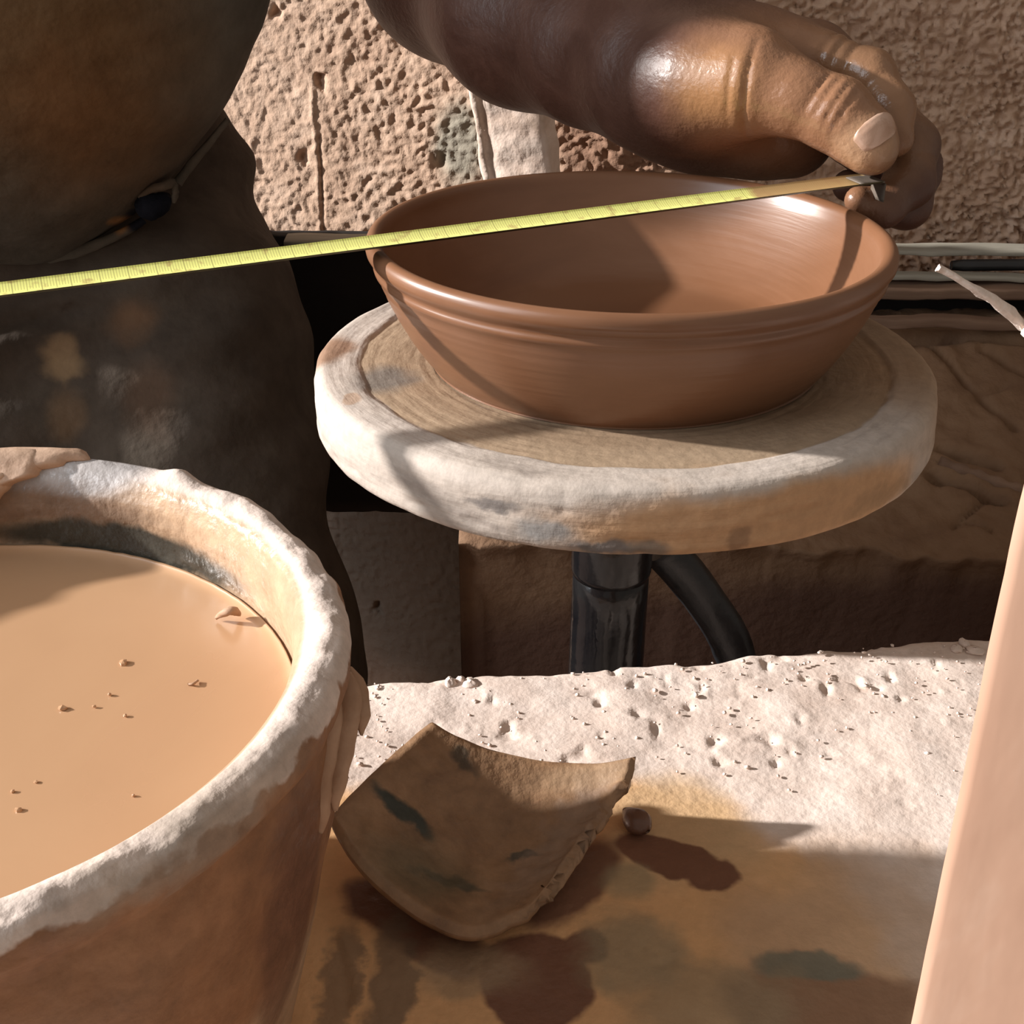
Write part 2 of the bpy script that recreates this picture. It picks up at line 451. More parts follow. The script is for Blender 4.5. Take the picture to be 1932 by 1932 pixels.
# the left end leans: shear the lower part to the right
lean = np.clip(0.62 - allr[..., 2], 0, 1) * 0.42 * np.clip((0.10 - allr[..., 0]) / 0.1, 0, 1)
allr[..., 0] += lean
nu, nv = allr.shape[:2]
V = allr.reshape(-1, 3).tolist(); F = grid_faces(nu, nv).tolist()
# left end cap
base = len(V); ring = [j for j in range(nv)]
for j in range(nv):
    x, y, z = allr[0, j]; V.append([x + 0.01, y, 0.0])
for j in range(nv - 1):
    F.append([ring[j], ring[j + 1], base + j + 1, base + j])
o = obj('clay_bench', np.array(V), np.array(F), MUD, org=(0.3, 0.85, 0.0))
tag(o, 'low brown mud bench with cracked top behind the right side of the wheel', 'bench')
recalc(o)

def plank(name, c, dims, m, label, cat='plank', seed=0, yaw=0.0, n=(60, 5, 5), r=0.002, rough=0.0009, group=None):
    cy, sy = math.cos(yaw), math.sin(yaw)
    V, F = rounded_box(c, dims, (cy, sy, 0), (-sy, cy, 0), (0, 0, 1), n, r, rough, seed)
    return tag(obj(name, V, F, m, org=(c[0], c[1], c[2] - dims[2] / 2)), label, cat, group)

GREYWOOD = mat('weathered_grey_wood', [(0.3, (0.20, 0.185, 0.15)), (0.6, (0.36, 0.33, 0.27)), (0.8, (0.46, 0.42, 0.35))], 30, stretch=(0.12, 1, 1), bump=(120, 0.5, 0.003, (0.08, 1, 1)))
BROWNWOOD = mat('clay_stained_brown_wood', [(0.3, (0.13, 0.075, 0.05)), (0.6, (0.22, 0.135, 0.09)), (0.8, (0.33, 0.21, 0.14))], 30, stretch=(0.15, 1, 1), bump=(120, 0.5, 0.003, (0.08, 1, 1)))
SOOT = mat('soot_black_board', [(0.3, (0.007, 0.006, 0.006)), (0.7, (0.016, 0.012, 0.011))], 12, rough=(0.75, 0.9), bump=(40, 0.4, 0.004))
BLACKGLOSS = mat('black_plastic', [(0.3, (0.008, 0.009, 0.011)), (0.7, (0.022, 0.022, 0.024))], 20, rough=(0.25, 0.5), spec=0.5, bump=(70, 0.3, 0.003))

# long grey plank on the bench, its end shows left of the bowl too
z1a, z1b = (0.3057, 0.9285, 0.7357)[2], (0.3002, 0.9065, 0.7316)[2]
plank('wooden_plank', (0.20, 0.9175, (z1a + z1b) / 2), (0.72, 0.022, z1a - z1b), GREYWOOD, 'long grey plank with pale edge running along the foot of the plaster wall', seed=31, yaw=-0.0)
z2a, z2b = (0.3003, 0.9020, 0.7232)[2], (0.2976, 0.8900, 0.7188)[2]
plank('wooden_plank', (0.37, 0.896, (z2a + z2b) / 2), (0.42, 0.012, z2a - z2b), GREYWOOD, 'narrow pale grey plank right of the bowl, just below the black pipe', seed=32)
z3b = (0.2950, 0.8750, 0.7088)[2]
plank('wooden_beam', (0.37, 0.8975, (z2b + z3b) / 2 - 0.0005), (0.42, 0.035, z2b - z3b - 0.002), BROWNWOOD, 'thick brown beam under the narrow pale plank, right of the bowl', 'beam', seed=33, rough=0.0012)
z4a, z4b = (0.2726, 0.8570, 0.7076)[2], (0.2705, 0.8450, 0.7008)[2]
plank('wooden_plank', (0.36, 0.851, (z4a + z4b) / 2), (0.42, 0.012, z4a - z4b), BROWNWOOD, 'brown plank with a pale chipped end lying on the mud bench below the beam', seed=34, rough=0.0014)
# what carries the boards
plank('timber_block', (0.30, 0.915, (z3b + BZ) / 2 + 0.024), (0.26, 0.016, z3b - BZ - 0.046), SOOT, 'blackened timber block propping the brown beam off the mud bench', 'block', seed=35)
# black pipe lying between the two grey planks
pa, pb = (0.2987, 0.9050, 0.7268), (0.4017, 0.9050, 0.7295)
pth = [np.array(pa) + (np.array(pb) - np.array(pa)) * t for t in np.linspace(0, 1, 14)]
rp_ = (z1b - z2a) / 2 * 0.95
V, F = tube(np.array(pth), [rp_ * 0.8] + [rp_] * 13, 16, 0.04, 3)
V[:, 2] += (z1b + z2a) / 2 - V[:, 2].mean()
tag(obj('pipe', V, F, BLACKGLOSS, org=(pa[0], pa[1], z2a)), 'black pipe wedged between the two grey planks at the right', 'pipe')
# dark board on the left, under the long plank
pz0, pz1 = (-0.1190, 0.9430, 0.5081)[2], z1b
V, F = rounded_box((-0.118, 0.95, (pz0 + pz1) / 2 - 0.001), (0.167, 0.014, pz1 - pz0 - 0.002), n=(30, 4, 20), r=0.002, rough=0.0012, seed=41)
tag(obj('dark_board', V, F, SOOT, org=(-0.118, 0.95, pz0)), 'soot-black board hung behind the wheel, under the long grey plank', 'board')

# unseen crate added behind the potter to shade the lower wall
V, F = rounded_box((-0.63, 1.09, 0.37), (0.24, 0.18, 0.74), n=(20, 10, 24), r=0.004, rough=0.0015, seed=44)
tag(obj('shade_crate', V, F, BROWNWOOD, org=(-0.63, 1.09, 0.0)), 'brown wooden crate against the wall behind the potter\'s legs', 'crate')

# half buried stick and pale twig
sa, sb = (0.2559, 0.7372, 0.6555), (0.3012, 0.7130, 0.6478)
pth = np.array([np.array(sa) + (np.array(sb) - np.array(sa)) * t for t in np.linspace(0, 1, 24)])
V, F = tube(pth, [0.0035 + 0.0006 * math.sin(i * 1.3) for i in range(24)], 10, 0.15, 7)
tag(obj('stick', V, F, BROWNWOOD, org=sa), 'brown stick half sunk into the mud bench beside the upright board', 'stick')
PALE = mat('pale_dry_clay_coat', [(0.3, (0.70, 0.57, 0.49)), (0.7, (0.85, 0.74, 0.67))], 60, bump=(300, 0.5, 0.002))
ta = [(0.1465, 0.4573, 0.8607), (0.1527, 0.4578, 0.8574), (0.1603, 0.4590, 0.8532), (0.1690, 0.4618, 0.8479), (0.1771, 0.4646, 0.8423), (0.1841, 0.4670, 0.8360), (0.1985, 0.4738, 0.8167), (0.3003, 0.6651, 0.6620)]
pth = resample([list(p) for p in ta], 0.003)
V, F = tube(pth, np.interp(np.linspace(0, 1, len(pth)), [0, 0.05, 0.3, 1], [0.0012, 0.0017, 0.0023, 0.0028]), 12, 0.5, 9)
tag(obj('twig', V, F, PALE, org=ta[-1]), 'thin pale clay-coated twig sticking up at the right edge above the mud bench', 'twig')

# leaning clay-caked post behind the bowl
POSTM = mat('clay_caked_post', [(0.3, (0.52, 0.38, 0.29)), (0.5, (0.68, 0.53, 0.44)), (0.75, (0.80, 0.68, 0.59))], 34, bump=(90, 0.6, 0.004),
            masks=[dict(c=(0.0087, 0.9300, 0.7820), r=(0.024, 0.1, 0.012), col=(0.36, 0.26, 0.19), soft=0.3, warp=0.02, wscale=60, amt=0.8),
                   dict(c=(0.0098, 0.9300, 0.8150), r=(0.007, 0.1, 0.005), col=(0.42, 0.29, 0.2), soft=0.4, warp=0.01, wscale=80, amt=0.8)])
e0 = np.array((-0.0056, 0.9250, 0.8313)); e1 = np.array((0.0033, 0.9250, 0.7788))
dz = (e1 - e0) / np.linalg.norm(e1 - e0)
bot = e1 + dz * ((z1a + 0.001 - e1[2]) / dz[2]); top = e0 - dz * 0.035
cc = (bot + top) / 2; hh = np.linalg.norm(top - bot)
pyv = np.array([0.38, 0.92, 0.0]); pyv -= dz * (pyv @ dz); pyv /= np.linalg.norm(pyv)
V, F = rounded_box(cc, (0.052, 0.022, hh), np.cross(pyv, -dz), pyv, -dz, (16, 8, 60), 0.004, 0.0016, 51, 70)
# groove close to the left edge
lx = (V - cc) @ np.cross(pyv, -dz)
V[:, 1] += np.where((V - cc) @ pyv < -0.008, 0.004 * np.exp(-((lx + 0.0165) / 0.0022) ** 2), 0)
# chipped upper left corner
post = tag(obj('wooden_post', V, F, POSTM, org=tuple(bot)), 'pale clay-caked post leaning against the wall behind the bowl', 'post')

# ------------------------------------------------------------------ work ledge in front
LZ = 0.66
LEDGE = mat('dry_cream_clay', [(0.28, (0.68, 0.54, 0.46)), (0.5, (0.78, 0.645, 0.565)), (0.72, (0.84, 0.715, 0.64))], 38, grain=(110, 0.09), bump=(320, 0.25, 0.002), bump2=(60, 0.16, 0.004), rough=(0.75, 0.95),
            masks=[
    dict(c=(0.0082, 0.3160, 0.6600), r=(0.125, 0.115, 0.2), col=(0.76, 0.45, 0.225), soft=0.084, warp=0.07, wscale=22, rough=0.55),
    dict(c=(0.0626, 0.3994, 0.6600), r=(0.03, 0.03, 0.1), col=(0.66, 0.45, 0.26), soft=0.300, warp=0.03, wscale=30, amt=0.8),
    dict(c=(0.1223, 0.3366, 0.6600), r=(0.045, 0.05, 0.1), col=(0.56, 0.37, 0.24), soft=0.300, warp=0.05, wscale=30, amt=0.7),
    dict(c=(0.1001, 0.3135, 0.6600), r=(0.034, 0.022, 0.1), col=(0.27, 0.145, 0.085), soft=0.180, warp=0.03, wscale=30, amt=0.85, rough=0.4),
    dict(c=(0.0100, 0.3228, 0.6600), r=(0.0185, 0.022, 0.1), col=(0.22, 0.105, 0.066), soft=0.072, warp=0.012, wscale=50, rough=0.4),
    dict(c=(0.0271, 0.3382, 0.6600), r=(0.008, 0.008, 0.1), col=(0.22, 0.105, 0.066), soft=0.180, warp=0.008, wscale=60, rough=0.4),
    dict(c=(0.0599, 0.3818, 0.6600), r=(0.021, 0.0095, 0.1), rot=(0, 0, 0.42), col=(0.22, 0.105, 0.066), soft=0.090, warp=0.01, wscale=50, rough=0.4),
    dict(c=(0.0742, 0.3725, 0.6600), r=(0.011, 0.0085, 0.1), col=(0.22, 0.105, 0.066), soft=0.120, warp=0.01, wscale=50, rough=0.4),
    dict(c=(0.0227, 0.3686, 0.6600), r=(0.026, 0.014, 0.1), rot=(0, 0, -0.9), col=(0.22, 0.11, 0.068), soft=0.180, warp=0.012, wscale=50, rough=0.4),
    dict(c=(-0.0317, 0.3480, 0.6600), r=(0.032, 0.013, 0.1), rot=(0, 0, 0.7), col=(0.19, 0.09, 0.058), soft=0.150, warp=0.014, wscale=60, rough=0.35),
    dict(c=(0.0446, 0.3705, 0.6600), r=(0.010, 0.008, 0.1), col=(0.36, 0.29, 0.18), soft=0.360, warp=0.012, wscale=60, amt=0.7),
    dict(c=(0.0438, 0.3350, 0.6600), r=(0.018, 0.016, 0.1), col=(0.34, 0.27, 0.175), soft=0.360, warp=0.03, wscale=50, amt=0.75),
    dict(c=(0.1018, 0.3315, 0.6600), r=(0.018, 0.006, 0.1), col=(0.19, 0.19, 0.145), soft=0.240, warp=0.014, wscale=60, amt=0.85),
    dict(c=(0.0677, 0.3128, 0.6600), r=(0.028, 0.02, 0.1), col=(0.36, 0.27, 0.17), soft=0.360, warp=0.04, wscale=50, amt=0.7),
    dict(c=(-0.0368, 0.3218, 0.6600), r=(0.008, 0.03, 0.1), col=(0.2, 0.14, 0.095), soft=0.300, warp=0.018, wscale=110, amt=0.8),
    dict(c=(-0.0535, 0.3170, 0.6600), r=(0.006, 0.03, 0.1), col=(0.2, 0.14, 0.095), soft=0.300, warp=0.018, wscale=110, amt=0.7),
    dict(c=(-0.0127, 0.3269, 0.6600), r=(0.02, 0.012, 0.1), col=(0.38, 0.27, 0.17), soft=0.360, warp=0.02, wscale=60, amt=0.7)])
def ledge_edge(x):
    x = np.asarray(x, float)
    xa, ya = (-0.0688, 0.4929, 0.6600)[:2]; xm, ym = (0.0690, 0.5134, 0.6600)[:2]; xb, yb = (0.2199, 0.5412, 0.6600)[:2]
    b = np.interp(x, [-0.5, xa, xm, xb, 0.6], [ya - 0.02, ya, ym, yb, yb + 0.03])
    return b + 0.0022 * fbm(x * 55, 0, 0, 61, 3) - 0.001
us = axis_samples([(-0.46, -0.10, 0.012), (-0.10, 0.24, 0.0014), (0.24, 0.52, 0.012)])
ed = ledge_edge(us)
vs = np.concatenate([np.linspace(0.0, 0.35, 10)[:-1], np.linspace(0.35, 1, 210)])
X = np.repeat(us[:, None], len(vs), 1)
Y = 0.02 + (ed[:, None] - 0.02) * vs[None, :]
near = np.clip((Y - 0.18) / 0.1, 0, 1)
dry = np.clip((Y - 0.40) / 0.04, 0.25, 1)
n1 = fbm(X * 60, Y * 60, 0, 62, 2); n2 = vnoise(X * 210, Y * 210, 0, 64); n3 = vnoise(X * 130, Y * 130, 0, 65)
Zt = LZ + dry * (0.0006 * n1 + 0.0007 * np.clip(n2 - 0.3, 0, 1) * np.clip(n3 + 0.1, 0, 1) * 2.0 - 0.0016 * np.clip(n3 - 0.62, 0, 1) / 0.3) + 0.0008 * fbm(X * 25, Y * 25, 0, 66, 2)
dedge = ed[:, None] - Y
Zt -= 0.004 * np.exp(-dedge / 0.0025)
# the level spot under the bucket
db = np.hypot(X + 0.1624, Y - 0.2960)
Zt = np.where(db < 0.115, np.minimum(Zt, LZ - 0.0005), Zt)
dd = np.array([0.004, 0.010, 0.02, 0.04, 0.08, 0.13])
Xs = np.repeat(us[:, None], len(dd), 1); Zs = Zt[:, -1:] - dd[None, :]
Ys = ed[:, None] + 0.0012 * fbm(Xs * 70, Zs * 70, 0, 68, 2) - dd[None, :] * 0.12 + 0.001
A = np.concatenate([np.stack([X, Y, Zt], -1), np.stack([Xs, Ys, Zs], -1)], 1)
bl = A[:, :1].copy(); bl[..., 2] = LZ - 0.14; A = np.concatenate([A, A[:, -1:] * (1, 1, 0) + (0, 0, LZ - 0.14), bl], 1)
nu, nv = A.shape[:2]
F = grid_faces(nu, nv, close_v=True).tolist(); F.append(list(range(nv))); F.append([(nu - 1) * nv + j for j in range(nv)][::-1])
ledge = thing('work_ledge', (0.03, 0.28, 0.0), 'cream clay-crusted work ledge in the foreground with wet brown stains', 'ledge')
recalc(obj('ledge_top', A.reshape(-1, 3), F, LEDGE, ledge, org=(0, 0, 0)))
V, F = rounded_box((0.03, 0.24, (LZ - 0.139) / 2), (0.96, 0.42, LZ - 0.139), n=(16, 8, 12), r=0.006, rough=0.002, seed=70)
obj('ledge_base', V, F, MUD, ledge)  # unseen solid base, added to keep light out from under the wheel

# clay crumbs on the ledge
rng = np.random.default_rng(5)
CV, CF = [], []
def crumb(c, r, seed):
    g = np.random.default_rng(seed); nu_, nv_ = (12, 7) if r > 0.003 else (7, 4)
    a = np.linspace(0, 2 * np.pi, nu_, endpoint=False); t = np.linspace(0.05, np.pi - 0.05, nv_)
    A_, T_a = np.meshgrid(a, t, indexing='ij')
    b = np.stack([np.sin(T_a) * np.cos(A_), np.sin(T_a) * np.sin(A_), 0.7 * np.cos(T_a)], -1).reshape(-1, 3)
    b = b * (r * (1 + 0.35 * fbm(b[:, 0] * 1.6 + seed, b[:, 1] * 1.6, b[:, 2] * 1.6, seed, 3)))[:, None] * (0.7 + 0.6 * g.random(3)) * (1, 1, 0.75)
    k = len(CV); CV.extend((b + c).tolist()); CF.extend((grid_faces(nu_, nv_, close_u=True) + k).tolist())
    CF.append([k + i * nv_ for i in range(nu_)]); CF.append([k + i * nv_ + nv_ - 1 for i in range(nu_)])
for i in range(230):
    x = rng.uniform(-0.07, 0.22); e = float(ledge_edge(x)); y = e - abs(rng.normal(0, 0.03)) - 0.003 if rng.random() < 0.55 else rng.uniform(0.42, e - 0.003)
    crumb((x, y, LZ + 0.0006), rng.choice([0.0005, 0.0007, 0.0010, 0.0014], p=[.4, .35, .2, .05]), i)
for i, (cx, cy) in enumerate([(-0.0213, 0.4962, 0.6600)[:2], (-0.0166, 0.4943, 0.6600)[:2], (-0.0259, 0.4944, 0.6600)[:2], (0.2100, 0.5327, 0.6600)[:2], (0.2050, 0.5281, 0.6600)[:2], (0.2131, 0.5265, 0.6600)[:2]]):
    crumb((cx, cy - 0.003, LZ + 0.0004), 0.0031, 900 + i)
CR = obj('clay_crumbs', np.array(CV), CF, LEDGE, org=(0.08, 0.48, LZ))
tag(CR, 'dry cream clay crumbs scattered along the back of the ledge', 'crumbs', kind='stuff')

# small dark lumps of clay
WETCLAY = mat('wet_dark_clay', [(0.3, (0.12, 0.06, 0.042)), (0.7, (0.20, 0.105, 0.07))], 60, rough=(0.3, 0.5), spec=0.5, bump=(200, 0.3, 0.002))
la, lb = np.array((0.0443, 0.4033, 0.6640)), np.array((0.0521, 0.3909, 0.6640))
pth = np.array([la + (lb - la) * t for t in np.linspace(0, 1, 12)])
V, F = tube(pth, [0.001, 0.0022, 0.003, 0.0038, 0.0045, 0.005, 0.0052, 0.0052, 0.0048, 0.004, 0.0028, 0.001], 14, 0.08, 3)
V[:, 2] = LZ + 0.0008 + (V[:, 2] - V[:, 2].min()) * 0.8
tag(obj('clay_lump', V, F, WETCLAY, org=(la[0], la[1], LZ)), 'small wet dark clay lump just right of the shard tip', 'lump')

# ------------------------------------------------------------------ curved shard
def edge_pts(l, n):
    p = np.array(l, float); d = np.r_[0, np.cumsum(np.linalg.norm(np.diff(p, axis=0), axis=1))]
    p = resample(p, d[-1] / 200); d = np.r_[0, np.cumsum(np.linalg.norm(np.diff(p, axis=0), axis=1))]
    t = np.linspace(0, d[-1], n)
    return np.stack([np.interp(t, d, p[:, i]) for i in range(3)], -1)
TR = [(-0.0291, 0.4179, 0.6900), (-0.0199, 0.4139, 0.6870), (-0.0078, 0.4106, 0.6830), (0.0053, 0.4091, 0.6800), (0.0183, 0.4081, 0.6790), (0.0321, 0.4069, 0.6800), (0.0410, 0.4064, 0.6820), (0.0468, 0.4062, 0.6840)]
TL = [(-0.0291, 0.4179, 0.6900), (-0.0425, 0.3977, 0.6880), (-0.0558, 0.3775, 0.6860), (-0.0613, 0.3672, 0.6850)]
RB = [(0.0468, 0.4062, 0.6840), (0.0447, 0.3991, 0.6800), (0.0374, 0.3905, 0.6750), (0.0293, 0.3800, 0.6710), (0.0210, 0.3666, 0.6680), (0.0137, 0.3528, 0.6660)]
LB = [(-0.0613, 0.3672, 0.6850), (-0.0513, 0.3544, 0.6800), (-0.0392, 0.3445, 0.6740), (-0.0273, 0.3384, 0.6690), (-0.0147, 0.3335, 0.6670), (-0.0016, 0.3372, 0.6660), (0.0082, 0.3447, 0.6660), (0.0137, 0.3528, 0.6660)]
nu, nv = 64, 56
c0, c1, d0, d1 = edge_pts(TR, nu), edge_pts(LB, nu), edge_pts(TL, nv), edge_pts(RB, nv)
u = np.linspace(0, 1, nu)[:, None, None]; v = np.linspace(0, 1, nv)[None, :, None]
P = (1 - v) * c0[:, None] + v * c1[:, None] + (1 - u) * d0[None] + u * d1[None] - ((1 - u) * (1 - v) * c0[0] + u * (1 - v) * c0[-1] + (1 - u) * v * c1[0] + u * v * c1[-1])
sag = 16 * (u * (1 - u) * v * (1 - v))[..., 0]
P[..., 2] -= 0.0085 * sag
P[..., 2] += 0.0003 * fbm(P[..., 0] * 90, P[..., 1] * 90, 0, 81, 2)
P[..., 2] += 0.0018 * (np.clip(u[..., 0] - 0.62, 0, 1) / 0.38) * np.abs(fbm(P[..., 0] * 70, P[..., 1] * 210, 0, 82, 2)) * np.clip(v[..., 0] * 4, 0, 1)
# thickness along the normal, with a rounded rim
du = np.gradient(P, axis=0); dv = np.gradient(P, axis=1); nn = np.cross(du, dv); nn /= np.linalg.norm(nn, axis=-1, keepdims=True)
if nn[..., 2].mean() < 0: nn = -nn
th = 0.0055
edge = np.minimum.reduce([np.broadcast_to(u[..., 0], (nu, nv)), np.broadcast_to(1 - u[..., 0], (nu, nv)), np.broadcast_to(v[..., 0], (nu, nv)), np.broadcast_to(1 - v[..., 0], (nu, nv))])
rd = np.clip(edge / 0.035, 0, 1); rd = np.sqrt(1 - (1 - rd) ** 2)
top = P - nn * (th * 0.5 * (1 - rd))[..., None]
botm = P - nn * (th * 0.5 + th * 0.5 * rd)[..., None]
low = botm[..., 2].min(); sh_dz = LZ + 0.0012 - low
V = np.concatenate([top.reshape(-1, 3), botm.reshape(-1, 3)]) + (0, 0, max(sh_dz, 0))
F = grid_faces(nu, nv).tolist() + (grid_faces(nu, nv, flip=True) + nu * nv).tolist()
bi = [i * nv for i in range(nu)] + [(nu - 1) * nv + j for j in range(1, nv)] + [i * nv + nv - 1 for i in range(nu - 2, -1, -1)] + [j for j in range(nv - 2, 0, -1)]
for a, b in zip(bi, bi[1:] + bi[:1]): F.append([a, b, b + nu * nv, a + nu * nv])
so = (-0.0110, 0.3859, 0.6600)
SHARD = mat('slip_stained_shard', [(0.28, (0.21, 0.115, 0.062)), (0.5, (0.32, 0.185, 0.10)), (0.75, (0.39, 0.24, 0.14))], 45, grain=(130, 0.2), rough=(0.4, 0.6), spec=0.45, bump=(220, 0.4, 0.002),
            masks=[dict(c=rel((-0.0385, 0.3801, 0.6720), so), r=(0.014, 0.0042, 0.03), rot=(0, 0, 0.42), col=(0.05, 0.055, 0.045), soft=0.3, warp=0.011, wscale=110),
                   dict(c=rel((-0.0193, 0.3573, 0.6720), so), r=(0.013, 0.0028, 0.03), rot=(0, 0, 0.1), col=(0.055, 0.055, 0.04), soft=0.4, warp=0.013, wscale=110, amt=0.9),
                   dict(c=rel((0.0064, 0.3727, 0.6720), so), r=(0.006, 0.0016, 0.03), rot=(0, 0, -0.2), col=(0.055, 0.055, 0.04), soft=0.4, warp=0.011, wscale=110, amt=0.9),
                   dict(c=rel((-0.0171, 0.4050, 0.6840), so), r=(0.006, 0.0025, 0.03), rot=(0, 0, 0.6), col=(0.06, 0.05, 0.035), soft=0.5, warp=0.011, wscale=110, amt=0.8),
                   dict(c=rel((-0.0304, 0.3584, 0.6720), so), r=(0.018, 0.012, 0.03), col=(0.14, 0.11, 0.065), soft=0.7, warp=0.014, wscale=60, amt=0.7),
                   dict(c=rel((0.0197, 0.3791, 0.6740), so), r=(0.036, 0.007, 0.03), rot=(0, 0, -0.95), col=(0.33, 0.235, 0.18), soft=0.6, warp=0.02, wscale=140, amt=0.55),
                   dict(c=rel((0.0317, 0.4015, 0.6840), so), r=(0.022, 0.005, 0.03), col=(0.42, 0.28, 0.17), soft=0.5, warp=0.004, wscale=60, amt=0.6)])
sh = tag(recalc(obj('pottery_shard', V, F, SHARD, org=so)), 'curved brown shard with dark smears lying against the bucket on the ledge', 'shard')

# ------------------------------------------------------------------ upright board, front right
BOARD = mat('pink_clay_coated_board', [(0.3, (0.38, 0.22, 0.15)), (0.5, (0.43, 0.26, 0.18)), (0.72, (0.50, 0.34, 0.255))], 38, stretch=(1, 1, 0.3), rough=(0.6, 0.8), spec=0.3, bump=(60, 0.25, 0.0015, (1, 1, 0.3)))
bb = np.array((0.0628, 0.1500, 0.8200))                      # the far vertical edge
top_z = (0.0586, 0.1500, 0.9343)[2]
dirx = np.array([0.908, -0.42, 0.0]); dirx /= np.linalg.norm(dirx)      # along the face, towards the viewer's right
nrm = np.array([-0.42, -0.908, 0.0]); nrm /= np.linalg.norm(nrm)
W_, H_, T_ = 0.085, top_z - LZ, 0.014
nu, nv = 44, 70
def board_outline(s, t):
    return s, t
bc = np.array([bb[0], bb[1], LZ]) + dirx * W_ / 2 - nrm * T_ / 2 + np.array([0, 0, H_ / 2])
V, F = rounded_box(bc, (W_, T_, H_), dirx, -nrm, (0, 0, 1), (50, 10, 80), 0.0007, 0.0002, 91, 60)
# soft shoulders and a slight swelling
s = (V - bc) @ dirx; h = V[:, 2] - LZ
cut = np.clip((h - (H_ - 0.007)) / 0.007, 0, 1) * np.clip((-s - W_ / 2 + 0.007) / 0.007, 0, 1)
V[:, 2] -= 0.0028 * cut
V += (dirx[None] * (0.002 * cut)[:, None])
V += nrm[None] * (0.0002 * np.sin(h * 25 + s * 20))[:, None]
tag(recalc(obj('clay_board', V, F, BOARD, org=tuple(np.array([bb[0], bb[1], LZ]) + dirx * W_ / 2))), 'upright pink clay-coated board standing on the ledge at the right edge', 'board')

# ------------------------------------------------------------------ potter's wheel
WB = (0.0449, 0.5293, 0.7986)        # centre of the top face of the wheel head
AX, AY = -0.0082, 0.0040
wheel = thing('potters_wheel', (WB[0], WB[1], 0.0), 'round potter\'s wheel caked in pale clay, carrying the brown bowl', 'wheel')
R_, T_ = 0.1273, 0.0247
def head_wob(R, A, H):
    x, y = R * np.cos(A), R * np.sin(A)
    k = fbm(np.cos(A) * 3.2, np.sin(A) * 3.2, (H + R) * 130, 101, 3); k2 = vnoise(x * 150, y * 150, H * 260, 104)
    side = np.clip((R - 0.118) / 0.006, 0, 1)
    chip = np.clip(fbm(np.cos(A) * 9, np.sin(A) * 9, H * 160, 107, 2) - 0.5, 0, 1) * side
    ring = np.clip((R - 0.045) / 0.004, 0, 1) * np.clip((0.121 - R) / 0.003, 0, 1) * (H > -0.004)
    top = (H > -0.004)
    crust = np.clip((R - 0.1085 - 0.0012 * vnoise(A * 9, 0, 0, 5)) / 0.0012, 0, 1)
    turn = np.sin(R * 900 + 2.5 * np.sin(R * 310)) * (0.5 + 0.5 * np.sin(R * 170 + 1))
    H2 = H + top * (0.0009 * crust * (1 + 0.2 * k) + 0.0002 * turn * ring * (1 - crust) + 0.00007 * k2 * crust)
    R2 = R + side * (0.0004 * k + 0.00025 * k2) - 0.0016 * chip
    return R2, H2
prof = [(0.0005, 0), (0.06, 0), (0.10, 0), (0.106, 0), (0.1095, 0.0), (0.1215, 0), (R_ - 0.003, -0.0006), (R_ - 0.0008, -0.0028), (R_, -0.006), (R_, -T_ + 0.003), (R_ - 0.001, -T_ + 0.0008), (R_ - 0.004, -T_), (0.06, -T_), (0.019, -T_), (0.0005, -T_)]
pr = []
for (a, b) in zip(prof[:-1], prof[1:]):
    L_ = math.hypot(b[0] - a[0], b[1] - a[1]); k = max(1, int(L_ / 0.0011)) if a[0] > 0.045 and a[1] > -T_ + 0.0001 else max(1, int(L_ / 0.02))
    for t in range(k): pr.append((a[0] + (b[0] - a[0]) * t / k, a[1] + (b[1] - a[1]) * t / k))
pr.append(prof[-1])
V, F = lathe(pr, 560, WB, AX, AY, head_wob)
_w = (WB[0], WB[1], 0.0)
CREAM1, CREAM2, CREAM3 = (0.27, 0.225, 0.195), (0.46, 0.39, 0.335), (0.54, 0.465, 0.41)
def wp(a, r, z=0.7986):
    return (r * math.cos(math.radians(a)), r * math.sin(math.radians(a)), z)
